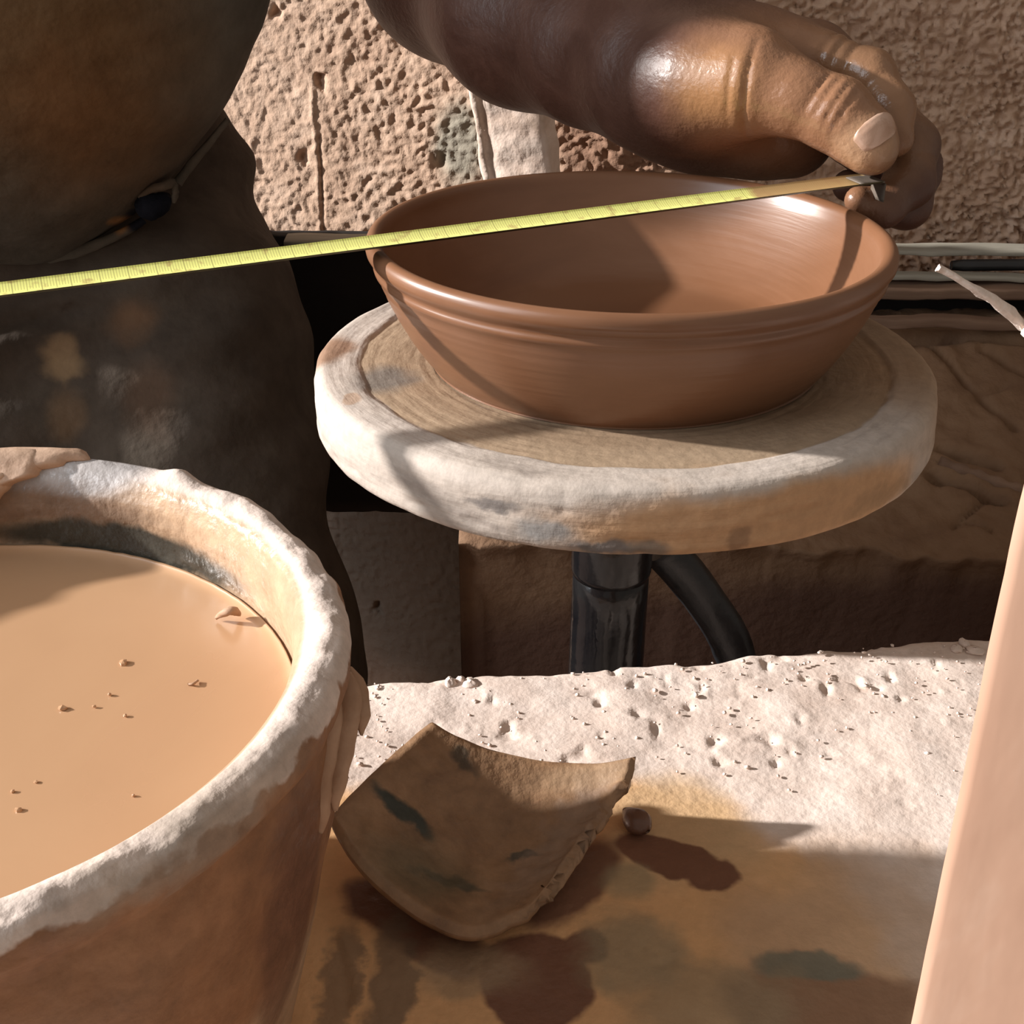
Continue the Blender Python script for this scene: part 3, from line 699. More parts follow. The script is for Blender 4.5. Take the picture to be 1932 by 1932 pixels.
HEAD = mat('caked_wheel_clay', [(0.27, CREAM1), (0.45, CREAM2), (0.75, CREAM3)], 60, stretch=(0.22, 1.0, 1.0), uv=True, grain=(150, 0.14), rough=(0.6, 0.9), spec=0.3, bump=(240, 0.2, 0.002), bump2=(150, 0.45, 0.002, (0.16, 1, 1)),
           masks=[dict(c=(0, 0, 0.8), ring=0.1085, soft=0.0012, warp=0.006, wscale=60, col=(0.36, 0.26, 0.175), rough=0.4),
                  dict(c=(0, 0, 0.8), ring=0.093, soft=0.008, warp=0.006, wscale=40, col=(0.27, 0.185, 0.12), rough=0.35, amt=0.7),
                  dict(c=wp(196, 0.100), r=(0.011, 0.014, 0.01), col=(0.16, 0.15, 0.14), soft=0.5, warp=0.014, wscale=60, rough=0.3, amt=0.8),
                  dict(c=wp(205, 0.118, 0.799), r=(0.004, 0.006, 0.008), col=(0.40, 0.285, 0.21), soft=0.2, warp=0.006, wscale=140),
                  dict(c=wp(178, 0.124, 0.798), r=(0.012, 0.016, 0.012), col=(0.26, 0.155, 0.10), soft=0.35, warp=0.012, wscale=70),
                  dict(c=wp(295, 0.130, 0.784), r=(0.085, 0.05, 0.0135), col=(0.52, 0.295, 0.145), soft=0.25, warp=0.012, wscale=40, amt=0.9),
                  dict(c=wp(15, 0.120, 0.795), r=(0.03, 0.085, 0.03), col=(0.36, 0.23, 0.135), soft=0.5, warp=0.03, wscale=40, amt=0.85),
                  dict(c=wp(255, 0.127, 0.782), r=(0.010, 0.010, 0.0045), col=(0.22, 0.22, 0.22), soft=0.5, warp=0.009, wscale=110, amt=0.8),
                  dict(c=wp(246, 0.127, 0.788), r=(0.010, 0.006, 0.002), col=(0.16, 0.14, 0.13), soft=0.5, warp=0.009, wscale=130, amt=0.85),
                  dict(c=wp(264, 0.127, 0.7775), r=(0.013, 0.006, 0.0025), col=(0.13, 0.125, 0.125), soft=0.4, warp=0.008, wscale=110, amt=0.85),
                  dict(c=wp(271, 0.127, 0.778), r=(0.007, 0.006, 0.0035), col=(0.20, 0.155, 0.12), soft=0.4, warp=0.006, wscale=110, amt=0.85),
                  dict(c=wp(285, 0.127, 0.780), r=(0.004, 0.006, 0.0045), col=(0.30, 0.175, 0.10), soft=0.4, warp=0.009, wscale=130, amt=0.8),
                  dict(c=wp(315, 0.127, 0.782), r=(0.02, 0.02, 0.004), col=(0.36, 0.22, 0.12), soft=0.5, warp=0.016, wscale=120, amt=0.7)])
head = recalc(obj('wheel_head', V, F, HEAD, wheel))
pl_ = np.array(pr); cum = np.r_[0, np.cumsum(np.hypot(*np.diff(pl_, axis=0).T))]
uvh = np.stack(np.meshgrid(np.linspace(0, 1, 560, endpoint=False) * 2 * np.pi * 0.12, cum, indexing='ij'), -1).reshape(-1, 2)
li = np.zeros(len(head.data.loops), np.int32); head.data.loops.foreach_get('vertex_index', li)
head.data.uv_layers.new(name='UVMap').data.foreach_set('uv', uvh[li].astype(np.float32).reshape(-1))
SHAFTM = mat('black_wet_shaft', [(0.3, (0.004, 0.004, 0.005)), (0.7, (0.012, 0.011, 0.011))], 18, rough=(0.1, 0.3), spec=0.35, bump=(60, 0.3, 0.003))
V, F = lathe(resample([(0.0005, 0.002), (0.015, 0.002), (0.0172, 0.0), (0.0172, -0.05), (0.0172, -0.0985), (0.0178, -0.10), (0.0178, -0.74), (0.0005, -0.74)], 0.01), 48, (WB[0] + 0.0015, WB[1] + 0.017, WB[2] - T_))
shaft = recalc(obj('shaft', V, F, SHAFTM, wheel)); shaft['label'] = 'glossy black drive shaft under the wheel head'
V, F = lathe([(0.0170, -0.052), (0.0180, -0.053), (0.0186, -0.0555), (0.0186, -0.085), (0.0180, -0.088), (0.0170, -0.088)], 48, (WB[0] + 0.0015, WB[1] + 0.017, WB[2] - T_))
recalc(obj('collar', V, F, SHAFTM, wheel, org=(WB[0], WB[1], WB[2] - T_ - 0.09)))
# bearing base so the wheel stands on the floor
V, F = lathe([(0.0005, 0.03), (0.02, 0.03), (0.05, 0.026), (0.055, 0.02), (0.055, 0.0), (0.0005, 0.0)], 40, (WB[0], WB[1], 0.004))
recalc(obj('base_plate', V, F, SHAFTM, wheel))
# black hose / strut to the right of the shaft
pth = resample([(0.0706, 0.5656, 0.6895), (0.0831, 0.5659, 0.6750), (0.0960, 0.5658, 0.6574), (0.1078, 0.5649, 0.6383), (0.1168, 0.5647, 0.6118), (0.1249, 0.5649, 0.5689), (0.13, 0.62, 0.03)], 0.006)
V, F = tube(pth, 0.0100, 16, 0.06, 5)
obj('hose', V, F, mat('black_rubber', [(0.3, (0.006, 0.007, 0.009)), (0.7, (0.022, 0.022, 0.024))], 50, rough=(0.3, 0.5), spec=0.4, bump=(120, 0.4, 0.002)), wheel)['label'] = 'black hose running down beside the shaft'

# ------------------------------------------------------------------ bowl
BC = (0.0453, 0.5339, 0.8504)
BR, BH = 0.105, 0.0512
bprof = [(0.0005, -BH + 0.0098), (0.03, -BH + 0.0096), (0.055, -BH + 0.0100), (0.064, -BH + 0.0118), (0.072, -BH + 0.0165), (0.081, -BH + 0.0245), (0.090, -BH + 0.035), (0.0965, -BH + 0.0445), (0.0985, -0.0022),
         (0.1000, -0.0003), (0.1022, 0.0004), (0.1042, -0.0006), (0.1052, -0.0028), (0.1050, -0.0052), (0.1036, -0.0072), (0.1024, -0.0086), (0.1022, -0.0098), (0.1026, -0.0110), (0.1022, -0.0124), (0.1008, -0.0145),
         (0.0985, -0.0205), (0.0945, -0.029), (0.0898, -0.0375), (0.0850, -0.0448), (0.0812, -0.0495), (0.0795, -BH), (0.0770, -BH), (0.04, -BH), (0.0005, -BH)]
pr = resample(bprof, 0.0014)
def bowl_wob(R, A, H):
    return R + 0.00012 * np.sin(H * 2600 + A * 0.5) * (H < -0.012) + 0.0003 * np.sin(2 * A + 1), H
V, F = lathe(pr, 360, BC, -0.0080, 0.0025, bowl_wob)
BOWLM = mat('wet_thrown_clay', [(0.25, (0.170, 0.075, 0.036)), (0.55, (0.198, 0.089, 0.044)), (0.8, (0.222, 0.105, 0.055))], 16, stretch=(1, 1, 3), rough=(0.30, 0.38), spec=0.6, bump=(30, 0.10, 0.0015, (0.6, 0.6, 12)))
bowl = tag(recalc(obj('bowl', V, F, BOWLM, org=(BC[0], BC[1], BC[2] - BH))), 'freshly thrown brown clay bowl standing on the wheel', 'bowl')

# ------------------------------------------------------------------ slip bucket
KC = (-0.1624, 0.2960, 0.8056)
bucket = thing('slip_bucket', (KC[0], KC[1], LZ), 'large clay-crusted bucket full of slip on the ledge, front left', 'bucket')
kprof = [(0.0005, -0.122), (0.06, -0.122), (0.1025, -0.120), (0.1045, -0.115), (0.1125, -0.040), (0.1135, -0.030), (0.1128, -0.022), (0.1118, -0.016), (0.1122, -0.010), (0.1145, -0.0042), (0.1185, -0.0005),
         (0.1225, 0.0002), (0.1265, -0.0018), (0.1288, -0.0060), (0.1290, -0.0105), (0.1272, -0.0145), (0.1250, -0.0165), (0.1242, -0.0185), (0.1245, -0.024), (0.1240, -0.04), (0.1200, -0.068), (0.1150, -0.098), (0.1098, -0.129), (0.1085, -0.1305), (0.05, -0.1305), (0.0005, -0.1305)]
kprof = [(r * 0.93, h * 0.93) for r, h in kprof]
kprof[-4:] = [(0.0955, -0.1440), (0.0945, -0.1455), (0.05, -0.1455), (0.0005, -0.1455)]
kp = []
for a, b in zip(kprof[:-1], kprof[1:]):
    L_ = math.hypot(b[0] - a[0], b[1] - a[1]); k = 1 if max(a[0], b[0]) < 0.09 else max(1, int(L_ / 0.0013))
    for t in range(k): kp.append((a[0] + (b[0] - a[0]) * t / k, a[1] + (b[1] - a[1]) * t / k))
kp.append(kprof[-1])
def bucket_wob(R, A, H):
    R, H = R / 0.93, H / 0.93
    x, y = R * np.cos(A), R * np.sin(A)
    k = fbm(x * 38, y * 38, H * 60, 121, 3); k2 = vnoise(x * 190, y * 190, H * 190, 125); k3 = vnoise(x * 110, y * 110, H * 110, 127)
    outer = np.clip((R - 0.1175) / 0.004, 0, 1)
    ad = np.degrees(A) % 360
    clean = np.clip((ad - 62) / 6, 0, 1) * np.clip((150 - ad) / 6, 0, 1)             # smooth glossy stretch at the back
    rimz = np.clip((H + 0.02) / 0.01, 0, 1)
    rough = np.where(rimz > 0.5, 1 - 0.85 * clean, 0.6)
    dR = outer * rough * (0.0009 * k + 0.0004 * k2 - 0.003 * np.clip(k3 - 0.6, 0, 1) * rimz)
    dH = outer * rimz * rough * (0.0012 * k + 0.0006 * k2) * (H > -0.012)
    lump = np.exp(-((ad - 62) / 2.5) ** 2) * rimz * (H > -0.01) * 0.004                # crust step at the end of the clean stretch
    run = np.clip(np.sin(A * 9 + 1.5) + 0.6 * np.sin(A * 23), 0, 2) * 0.0011 * np.clip((-H - 0.016) / 0.01, 0, 1) * np.clip((0.11 + H) / 0.05, 0, 1)
    return 0.93 * (R + dR + run * outer), 0.93 * (H + dH + lump * outer * 0.6)
V, F = lathe(kp, 620, KC, 0, 0, bucket_wob)
def kpnt(a, r, z):
    return (0.93 * r * math.cos(math.radians(a)), 0.93 * r * math.sin(math.radians(a)), 1 + (z - 1) * 0.93 - LZ)
CRUST = (0.66, 0.545, 0.47)
BUCKETM = mat('clay_crusted_bucket', [(0.27, (0.20, 0.088, 0.042)), (0.5, (0.27, 0.13, 0.062)), (0.75, (0.33, 0.175, 0.092))], 26, grain=(70, 0.25), rough=(0.55, 0.8), spec=0.35, bump=(170, 0.35, 0.003), bump2=(45, 0.5, 0.005),
              masks=[dict(c=(0, 0, 0.1486), r=(0.40, 0.40, 0.0090), col=(0.64, 0.53, 0.465), soft=0.10, warp=0.014, wscale=85, rough=0.85),
                     dict(c=kpnt(-35, 0.13, 0.786), r=(0.03, 0.03, 0.007), col=(0.36, 0.285, 0.22), soft=0.6, warp=0.02, wscale=80, amt=0.6),
                     dict(c=(0, 0, 0.09), ring=0.1083, soft=0.0012, warp=0.003, wscale=40, col=(0.46, 0.31, 0.20), rough=0.35),
                     dict(c=kpnt(86, 0.122, 0.790), r=(0.040, 0.020, 0.012), col=(0.40, 0.37, 0.36), soft=0.25, warp=0.01, wscale=30, rough=0.28),
                     dict(c=kpnt(105, 0.117, 0.776), r=(0.08, 0.022, 0.008), col=(0.20, 0.13, 0.09), soft=0.4, warp=0.006, wscale=40, rough=0.35),
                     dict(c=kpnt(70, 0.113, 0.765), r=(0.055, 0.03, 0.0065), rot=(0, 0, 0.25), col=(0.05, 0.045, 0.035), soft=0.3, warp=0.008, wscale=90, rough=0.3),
                     dict(c=kpnt(-62, 0.12, 0.735), r=(0.04, 0.02, 0.02), col=(0.33, 0.185, 0.10), soft=0.6, warp=0.03, wscale=40, amt=0.7),
                     dict(c=kpnt(-16, 0.12, 0.725), r=(0.016, 0.016, 0.045), col=(0.16, 0.075, 0.048), soft=0.3, warp=0.016, wscale=50, amt=0.85, rough=0.4),
                     dict(c=kpnt(-40, 0.115, 0.685), r=(0.05, 0.04, 0.012), rot=(0, 0, 0), col=(0.13, 0.062, 0.045), soft=0.4, warp=0.03, wscale=50, amt=0.85, rough=0.35),
                     dict(c=kpnt(-78, 0.12, 0.757), r=(0.03, 0.02, 0.006), col=(0.16, 0.075, 0.045), soft=0.5, warp=0.03, wscale=60, amt=0.7)])
recalc(obj('bucket_body', V, F, BUCKETM, bucket, org=(KC[0], KC[1], LZ)))
SLAKE = mat('dried_slip_flake', [(0.3, (0.34, 0.195, 0.115)), (0.7, (0.46, 0.30, 0.20))], 60, rough=(0.5, 0.7), bump=(150, 0.4, 0.002))
def flake(pts, wid, thick, parent, name='dried_drip', seed=0, m=None):
    p = resample([list(q) for q in pts], 0.0015); n = len(p)
    w = np.interp(np.linspace(0, 1, n), np.linspace(0, 1, len(wid)), wid)
    V, F = tube(p, 1.0, 12)
    V = V.reshape(n, 12, 3)
    c = V.mean(1, keepdims=True); V = c + (V - c) * w[:, None, None]
    V = V.reshape(-1, 3); V += 0.0005 * np.stack([fbm(V[:, 0] * 200, V[:, 1] * 200, V[:, 2] * 200, seed + i, 2) for i in range(3)], -1)
    return obj(name, V, F, m or SLAKE, parent)
flake([(-0.0440, 0.3062, 0.7924), (-0.0419, 0.3028, 0.7899), (-0.0401, 0.2985, 0.7878), (-0.0390, 0.2950, 0.7852), (-0.0391, 0.2911, 0.7815)], [0.0015, 0.0030, 0.0027, 0.0018, 0.0004], 0.002, bucket, seed=1)
flake([(-0.0444, 0.3033, 0.7930), (-0.0433, 0.2984, 0.7895), (-0.0427, 0.2935, 0.7862), (-0.0434, 0.2880, 0.7816), (-0.0441, 0.2826, 0.7754), (-0.0456, 0.2796, 0.7655)], [0.0022, 0.0038, 0.0034, 0.0028, 0.0022, 0.0008], 0.002, bucket, seed=2)
flake([(-0.0472, 0.2973, 0.7936), (-0.0471, 0.2912, 0.7878), (-0.0481, 0.2845, 0.7790), (-0.0484, 0.2793, 0.7710), (-0.0489, 0.2770, 0.7605)], [0.002, 0.0040, 0.0036, 0.0028, 0.0008], 0.002, bucket, seed=3)
# thick smear of clay folded over the back rim, in overlapping layers with ragged ends
SMEAR = mat('smeared_clay', [(0.3, (0.42, 0.27, 0.185)), (0.7, (0.54, 0.37, 0.265))], 50, grain=(140, 0.15), rough=(0.4, 0.6), spec=0.4, bump=(160, 0.3, 0.002))
rim_rh = resample([(0.1275, -0.004), (0.1255, -0.0008), (0.1225, 0.0004), (0.1190, 0.0002), (0.1155, -0.0030), (0.1130, -0.0085), (0.1118, -0.0150)], 0.0008) * 0.93
rim_n = np.gradient(rim_rh, axis=0); rim_n = np.stack([-rim_n[:, 1], rim_n[:, 0]], -1) * -1; rim_n /= np.linalg.norm(rim_n, axis=1)[:, None]
if rim_n[len(rim_n) // 3, 1] < 0: rim_n = -rim_n
for i, (e0_, e1_, t0_, t1_, th_) in enumerate([(79.5, 150, 0.04, 0.55, 0.0030), (85.5, 150, 0.30, 0.78, 0.0042), (91.0, 150, 0.52, 0.97, 0.0048)]):
    k0, k1 = int(t0_ * (len(rim_rh) - 1)), int(t1_ * (len(rim_rh) - 1))
    pr_, nn_ = rim_rh[k0:k1 + 1], rim_n[k0:k1 + 1]; mm = len(pr_); tq = np.linspace(0, 1, mm)
    top_, bot_ = [], []
    na = 90
    for q in np.linspace(0, 1, na):
        ang = e0_ + (e1_ - e0_) * q + (1 - q) * (9 * (tq - 0.35) ** 2 * 2.2 + 1.2 * vnoise(tq * 6, i * 3.0, 0, 9))
        ed_ = np.minimum(np.clip(q / 0.03, 0, 1), np.minimum(np.clip(tq / 0.12, 0, 1), np.clip((1 - tq) / 0.10, 0, 1)))
        tck = th_ * np.sqrt(ed_) * (1 + 0.3 * vnoise(q * 12, tq * 4, i, 12)) * 0.8
        for lst, off in ((top_, tck), (bot_, np.full(mm, -0.0006))):
            r_ = pr_[:, 0] + nn_[:, 0] * off; h_ = pr_[:, 1] + nn_[:, 1] * off
            lst.append(np.stack([KC[0] + r_ * np.cos(np.radians(ang)), KC[1] + r_ * np.sin(np.radians(ang)), KC[2] + h_], -1))
    top_ = np.array(top_).reshape(-1, 3); bot_ = np.array(bot_).reshape(-1, 3)
    F = grid_faces(na, mm).tolist() + (grid_faces(na, mm, flip=True) + na * mm).tolist()
    bi = [a * mm for a in range(na)] + [(na - 1) * mm + c for c in range(1, mm)] + [a * mm + mm - 1 for a in range(na - 2, -1, -1)] + [c for c in range(mm - 2, 0, -1)]
    for a, b in zip(bi, bi[1:] + bi[:1]): F.append([a, b, b + na * mm, a + na * mm])
    recalc(obj('clay_smear', np.concatenate([top_, bot_]), F, SMEAR, bucket))

# the slip itself
sr, sz = 0.1046, 0.7749
n = 200; rr = np.concatenate([[0.0005], np.linspace(0.01, 0.098, 40), np.linspace(0.099, sr, 14)])
A, R = np.meshgrid(np.linspace(0, 2 * np.pi, n, endpoint=False), rr, indexing='ij')
x, y = KC[0] + R * np.cos(A), KC[1] + R * np.sin(A)
z = sz + 0.0020 * np.exp(-(sr - R) / 0.0016) + 0.00010 * fbm(x * 30, y * 30, 0, 141, 2) + 0.0002 * np.exp(-(sr - R) / 0.006) * vnoise(x * 300, y * 300, 0, 6)
V = np.stack([x, y, z], -1); m_ = V.shape[1]
low = V[:, -1:].copy(); low[..., 2] = sz - 0.03
V = np.concatenate([V, low], 1); V[:, -1, 0] = KC[0] + (V[:, -1, 0] - KC[0]) * 0.985; V[:, -1, 1] = KC[1] + (V[:, -1, 1] - KC[1]) * 0.985
F = grid_faces(n, m_ + 1, close_u=True)
SLIP = mat('liquid_clay_slip', [(0.3, (0.47, 0.275, 0.155)), (0.7, (0.50, 0.30, 0.17))], 9, rough=(0.26, 0.32), spec=0.5, bump=(25, 0.06, 0.002))
tag(recalc(obj('clay_slip', V.reshape(-1, 3), F, SLIP, org=(KC[0], KC[1], sz - 0.03))), 'smooth tan liquid clay slip filling the bucket', 'slip')
# floating bits
CV, CF = [], []
for i, (cx, cy, r) in enumerate([(*(-0.1138, 0.3330, 0.7749)[:2], 0.0012), (*(-0.1248, 0.3099, 0.7749)[:2], 0.0011), (*(-0.1135, 0.3168, 0.7749)[:2], 0.0007), (*(-0.1227, 0.2666, 0.7749)[:2], 0.0011), (*(-0.1266, 0.2737, 0.7749)[:2], 0.0008), (*(-0.1219, 0.2777, 0.7749)[:2], 0.0006), (*(-0.1065, 0.3069, 0.7749)[:2], 0.0007), (*(-0.0955, 0.2728, 0.7749)[:2], 0.0006), (*(-0.1162, 0.3109, 0.7749)[:2], 0.0006)]):
    crumb((cx, cy, sz + 0.0004), r, 500 + i)
tag(obj('floating_crumbs', np.array(CV), CF, SLIP, org=(KC[0], KC[1], sz), smooth=False), 'tiny clay specks floating on the slip', 'crumbs', kind='stuff')
fa = [(-0.0913, 0.3574, 0.7759), (-0.0878, 0.3554, 0.7791), (-0.0854, 0.3559, 0.7796), (-0.0843, 0.3588, 0.7763)]
p = resample([list(q) for q in fa], 0.0008); V, F = tube(p, np.interp(np.linspace(0, 1, len(p)), [0, .4, .8, 1], [0.0005, 0.0013, 0.0013, 0.0006]), 10, 0.3, 4)
tag(obj('clay_curl', V, F, SLAKE, org=(fa[0][0], fa[0][1], sz)), 'curled clay flake floating near the back edge of the slip', 'flake')
fa = [(-0.0923, 0.3225, 0.7752), (-0.0907, 0.3221, 0.7757), (-0.0900, 0.3241, 0.7754)]
p = resample([list(q) for q in fa], 0.0005); V, F = tube(p, 0.0004, 8, 0.3, 4)
tag(obj('clay_sliver', V, F, SLAKE, org=(fa[0][0], fa[0][1], sz)), 'thin clay sliver floating in the middle of the slip', 'flake')

# ------------------------------------------------------------------ measuring tape
TA = np.array((0.1516, 0.5778, 0.8618)); TL0 = np.array((-0.0546, 0.4990, 0.8535))
tdir = (TL0 - TA) / np.linalg.norm(TL0 - TA)
flat = np.array([tdir[0], tdir[1], 0]); flat /= np.linalg.norm(flat)
TEND = TL0 + tdir * 0.185
tape = thing('tape_measure', tuple(TEND), 'yellow steel tape measure stretched across the bowl rim', 'tape measure')
wdir = np.cross(flat, (0, 0, 1)); wdir /= np.linalg.norm(wdir)
if wdir[1] > 0: wdir = -wdir              # wdir points to the near edge
nl, nw = 160, 13
Ltot = np.linalg.norm(TEND - TA)
tt = np.linspace(0, 1, nl); ww = np.linspace(-1, 1, nw)
half, sagm = 0.0076, 0.0023
V = np.zeros((nl, nw, 3))
for i, t in enumerate(tt):
    c = TA + (TEND - TA) * t
    for j, w in enumerate(ww):
        V[i, j] = c + wdir * half * w + np.array([0, 0, sagm * (w * w - 0.4)])
top = V.reshape(-1, 3); botv = top - (0, 0, 0.00025)
F = grid_faces(nl, nw).tolist() + (grid_faces(nl, nw, flip=True) + nl * nw).tolist()
bi = [i * nw for i in range(nl)] + [(nl - 1) * nw + j for j in range(1, nw)] + [i * nw + nw - 1 for i in range(nl - 2, -1, -1)] + [j for j in range(nw - 2, 0, -1)]
for a, b in zip(bi, bi[1:] + bi[:1]): F.append([a, b, b + nl * nw, a + nl * nw])
# yellow blade, millimetre ticks printed from the far edge
tm = bpy.data.materials.new('tape_print'); tm.use_nodes = True
N, L = tm.node_tree.nodes, tm.node_tree.links
bs = N['Principled BSDF']
def mth(op, a, b=None):
    n_ = N.new('ShaderNodeMath'); n_.operation = op
    for i, v_ in enumerate((a, b)):
        if v_ is None: continue
        if isinstance(v_, (int, float)): n_.inputs[i].default_value = v_
        else: L.new(v_, n_.inputs[i])
    return n_.outputs[0]
uvn = N.new('ShaderNodeUVMap'); uvn.uv_map = 'UVMap'
sp = N.new('ShaderNodeSeparateXYZ'); L.new(uvn.outputs['UV'], sp.inputs[0])
U, Vv = sp.outputs[0], sp.outputs[1]                      # U in millimetres, V 0 (far edge) .. 1 (near edge)
def ticks(period, wid, length):
    fr = mth('FRACT', mth('ADD', mth('DIVIDE', U, period), 0.5))
    near_ = mth('LESS_THAN', mth('ABSOLUTE', mth('SUBTRACT', fr, 0.5)), wid / period)
    return mth('MULTIPLY', near_, mth('LESS_THAN', Vv, length))
tk = mth('MAXIMUM', mth('MULTIPLY', ticks(1.0, 0.16, 0.36), 0.38), mth('MAXIMUM', mth('MULTIPLY', ticks(5.0, 0.18, 0.46), 0.45), mth('MULTIPLY', ticks(10.0, 0.22, 0.60), 0.55)))
nz = N.new('ShaderNodeTexNoise'); nz.inputs['Scale'].default_value = 190; nz.inputs['Detail'].default_value = 6
tcn = N.new('ShaderNodeTexCoord'); L.new(tcn.outputs['Object'], nz.inputs['Vector'])
mr = N.new('ShaderNodeMapRange'); mr.inputs['From Min'].default_value = 0.56; mr.inputs['From Max'].default_value = 0.68; L.new(nz.outputs['Fac'], mr.inputs['Value'])
c1 = N.new('ShaderNodeMix'); c1.data_type = 'RGBA'; L.new(tk, c1.inputs['Factor']); c1.inputs['A'].default_value = (0.80, 0.80, 0.26, 1); c1.inputs['B'].default_value = (0.16, 0.12, 0.05, 1)
c2 = N.new('ShaderNodeMix'); c2.data_type = 'RGBA'; L.new(mth('MULTIPLY', mr.outputs[0], 0.65), c2.inputs['Factor']); L.new(c1.outputs['Result'], c2.inputs['A']); c2.inputs['B'].default_value = (0.42, 0.28, 0.11, 1)
me_ = N.new('ShaderNodeMapRange'); me_.inputs['From Min'].default_value = 62; me_.inputs['From Max'].default_value = 58; L.new(mth('ADD', U, mth('MULTIPLY', nz.outputs['Fac'], 8.0)), me_.inputs['Value'])
c3 = N.new('ShaderNodeMix'); c3.data_type = 'RGBA'; L.new(mth('MULTIPLY', me_.outputs[0], 0.92), c3.inputs['Factor']); L.new(c2.outputs['Result'], c3.inputs['A']); c3.inputs['B'].default_value = (0.40, 0.235, 0.11, 1)
L.new(c3.outputs['Result'], bs.inputs['Base Color']); bs.inputs['Roughness'].default_value = 0.45
blade = obj('tape_blade', np.concatenate([top, botv]), F, tm, tape)
ub = mat('tape_underside', [(0.3, (0.05, 0.045, 0.02)), (0.7, (0.10, 0.085, 0.035))], 40, rough=(0.5, 0.7))
blade.data.materials.append(ub)
uvl = blade.data.uv_layers.new(name='UVMap')
uvv = np.zeros((2 * nl * nw, 2))
for i in range(nl):
    for j in range(nw):
        uvv[i * nw + j] = uvv[nl * nw + i * nw + j] = (tt[i] * Ltot * 1000, (ww[j] + 1) / 2)
li = np.zeros(len(blade.data.loops), np.int32); blade.data.loops.foreach_get('vertex_index', li)
uvl.data.foreach_set('uv', uvv[li].astype(np.float32).reshape(-1))
ntop = (nl - 1) * (nw - 1)
for k, pl in enumerate(blade.data.polygons):
    if k >= ntop: pl.material_index = 1
# make the printed side the upper one
if blade.data.polygons[0].normal.z < 0: blade.data.flip_normals()
# steel end hook
STEEL = mat('dull_steel', [(0.3, (0.10, 0.085, 0.07)), (0.7, (0.19, 0.15, 0.12))], 60, rough=(0.5, 0.7), metallic=0.3)
V, F = rounded_box(TA + tdir * 0.004 + (0, 0, 0.0006), (0.012, 0.012, 0.0009), -flat, np.cross((0, 0, 1), -flat), (0, 0, 1), (6, 6, 2), 0.0004)
obj('end_hook', V, F, STEEL, tape)
V, F = rounded_box(TA - flat * 0.0030 * 1.0 + (0, 0, -0.0045), (0.0009, 0.010, 0.008), -flat, np.cross((0, 0, 1), -flat), (0, 0, 1), (2, 6, 6), 0.0004)
obj('hook_lip', V, F, STEEL, tape)
# ------------------------------------------------------------------ the potter
person = thing('person', (-0.27, 0.80, 0.0), 'person in dark clay-stained shirt and trousers, wet hand pinching the tape end', 'person')

# -- body: one continuous surface (arms, hands, torso)
THUMB = [((0.0726, 0.6352, 0.8888), 0.0200), ((0.1012, 0.6062, 0.8959), 0.0178), ((0.1180, 0.5952, 0.8921), 0.0152), ((0.1344, 0.5870, 0.8871), 0.0149), ((0.1462, 0.5798, 0.8787), 0.0128), ((0.1497, 0.5770, 0.8745), 0.0100)]
INDEX = [((0.1247, 0.6387, 0.9022), 0.0135), ((0.1377, 0.6318, 0.9018), 0.0115), ((0.1547, 0.6207, 0.8978), 0.0108), ((0.1626, 0.6058, 0.8864), 0.0094), ((0.1629, 0.5936, 0.8760), 0.0078)]
MIDDLE = [((0.1382, 0.6574, 0.8990), 0.0150), ((0.1616, 0.6440, 0.8862), 0.0125), ((0.1779, 0.6187, 0.8678), 0.0112), ((0.1736, 0.6009, 0.8554), 0.0106), ((0.1607, 0.5885, 0.8478), 0.0084), ((0.1481, 0.5843, 0.8515), 0.0062)]
RING = [((0.1402, 0.6747, 0.8890), 0.0145), ((0.1672, 0.6604, 0.8723), 0.0125), ((0.1851, 0.6338, 0.8537), 0.0118), ((0.1777, 0.6145, 0.8424), 0.0106), ((0.1640, 0.6085, 0.8438), 0.0088)]
PINKY = [((0.1364, 0.6885, 0.8765), 0.0130), ((0.1621, 0.6760, 0.8589), 0.0110), ((0.1765, 0.6527, 0.8466), 0.0100), ((0.1689, 0.6386, 0.8411), 0.0086), ((0.1554, 0.6362, 0.8452), 0.0074)]
PALM = [(((0.0678, 0.6664, 0.8946), 0.0290), ((0.1030, 0.6502, 0.8961), 0.0230)), (((0.1030, 0.6502, 0.8961), 0.0230), ((0.1267, 0.6425, 0.9007), 0.0145)), (((0.0681, 0.6676, 0.8927), 0.0290), ((0.1391, 0.6610, 0.8972), 0.0160)),
        (((0.0716, 0.6730, 0.8858), 0.0280), ((0.1407, 0.6756, 0.8864), 0.0155)), (((0.0722, 0.6770, 0.8826), 0.0270), ((0.1364, 0.6873, 0.8742), 0.0140)),
        (((0.0771, 0.6505, 0.8814), 0.0250), ((0.1144, 0.6462, 0.8731), 0.0240)), (((0.0890, 0.6587, 0.8690), 0.0220), ((0.1326, 0.6586, 0.8622), 0.0180)), (((0.0646, 0.6561, 0.8922), 0.0270), ((0.0833, 0.6270, 0.8927), 0.0225)), (((0.0833, 0.6270, 0.8927), 0.0225), ((0.0999, 0.6127, 0.8954), 0.0190))]
ELBOW = (-0.0377, 0.8492, 0.9212)
WRIST = (0.0623, 0.6753, 0.8945)
ARM = [(WRIST, 0.0290), ((0.0400, 0.7118, 0.8954), 0.0345), ((0.0055, 0.7672, 0.9043), 0.0450), (ELBOW, 0.0500)]
UPPER = [(ELBOW, 0.0500), ((-0.0704, 0.8864, 0.9712), 0.0520), ((-0.20, 0.93, 1.22), 0.056), ((-0.29, 0.925, 1.29), 0.060)]
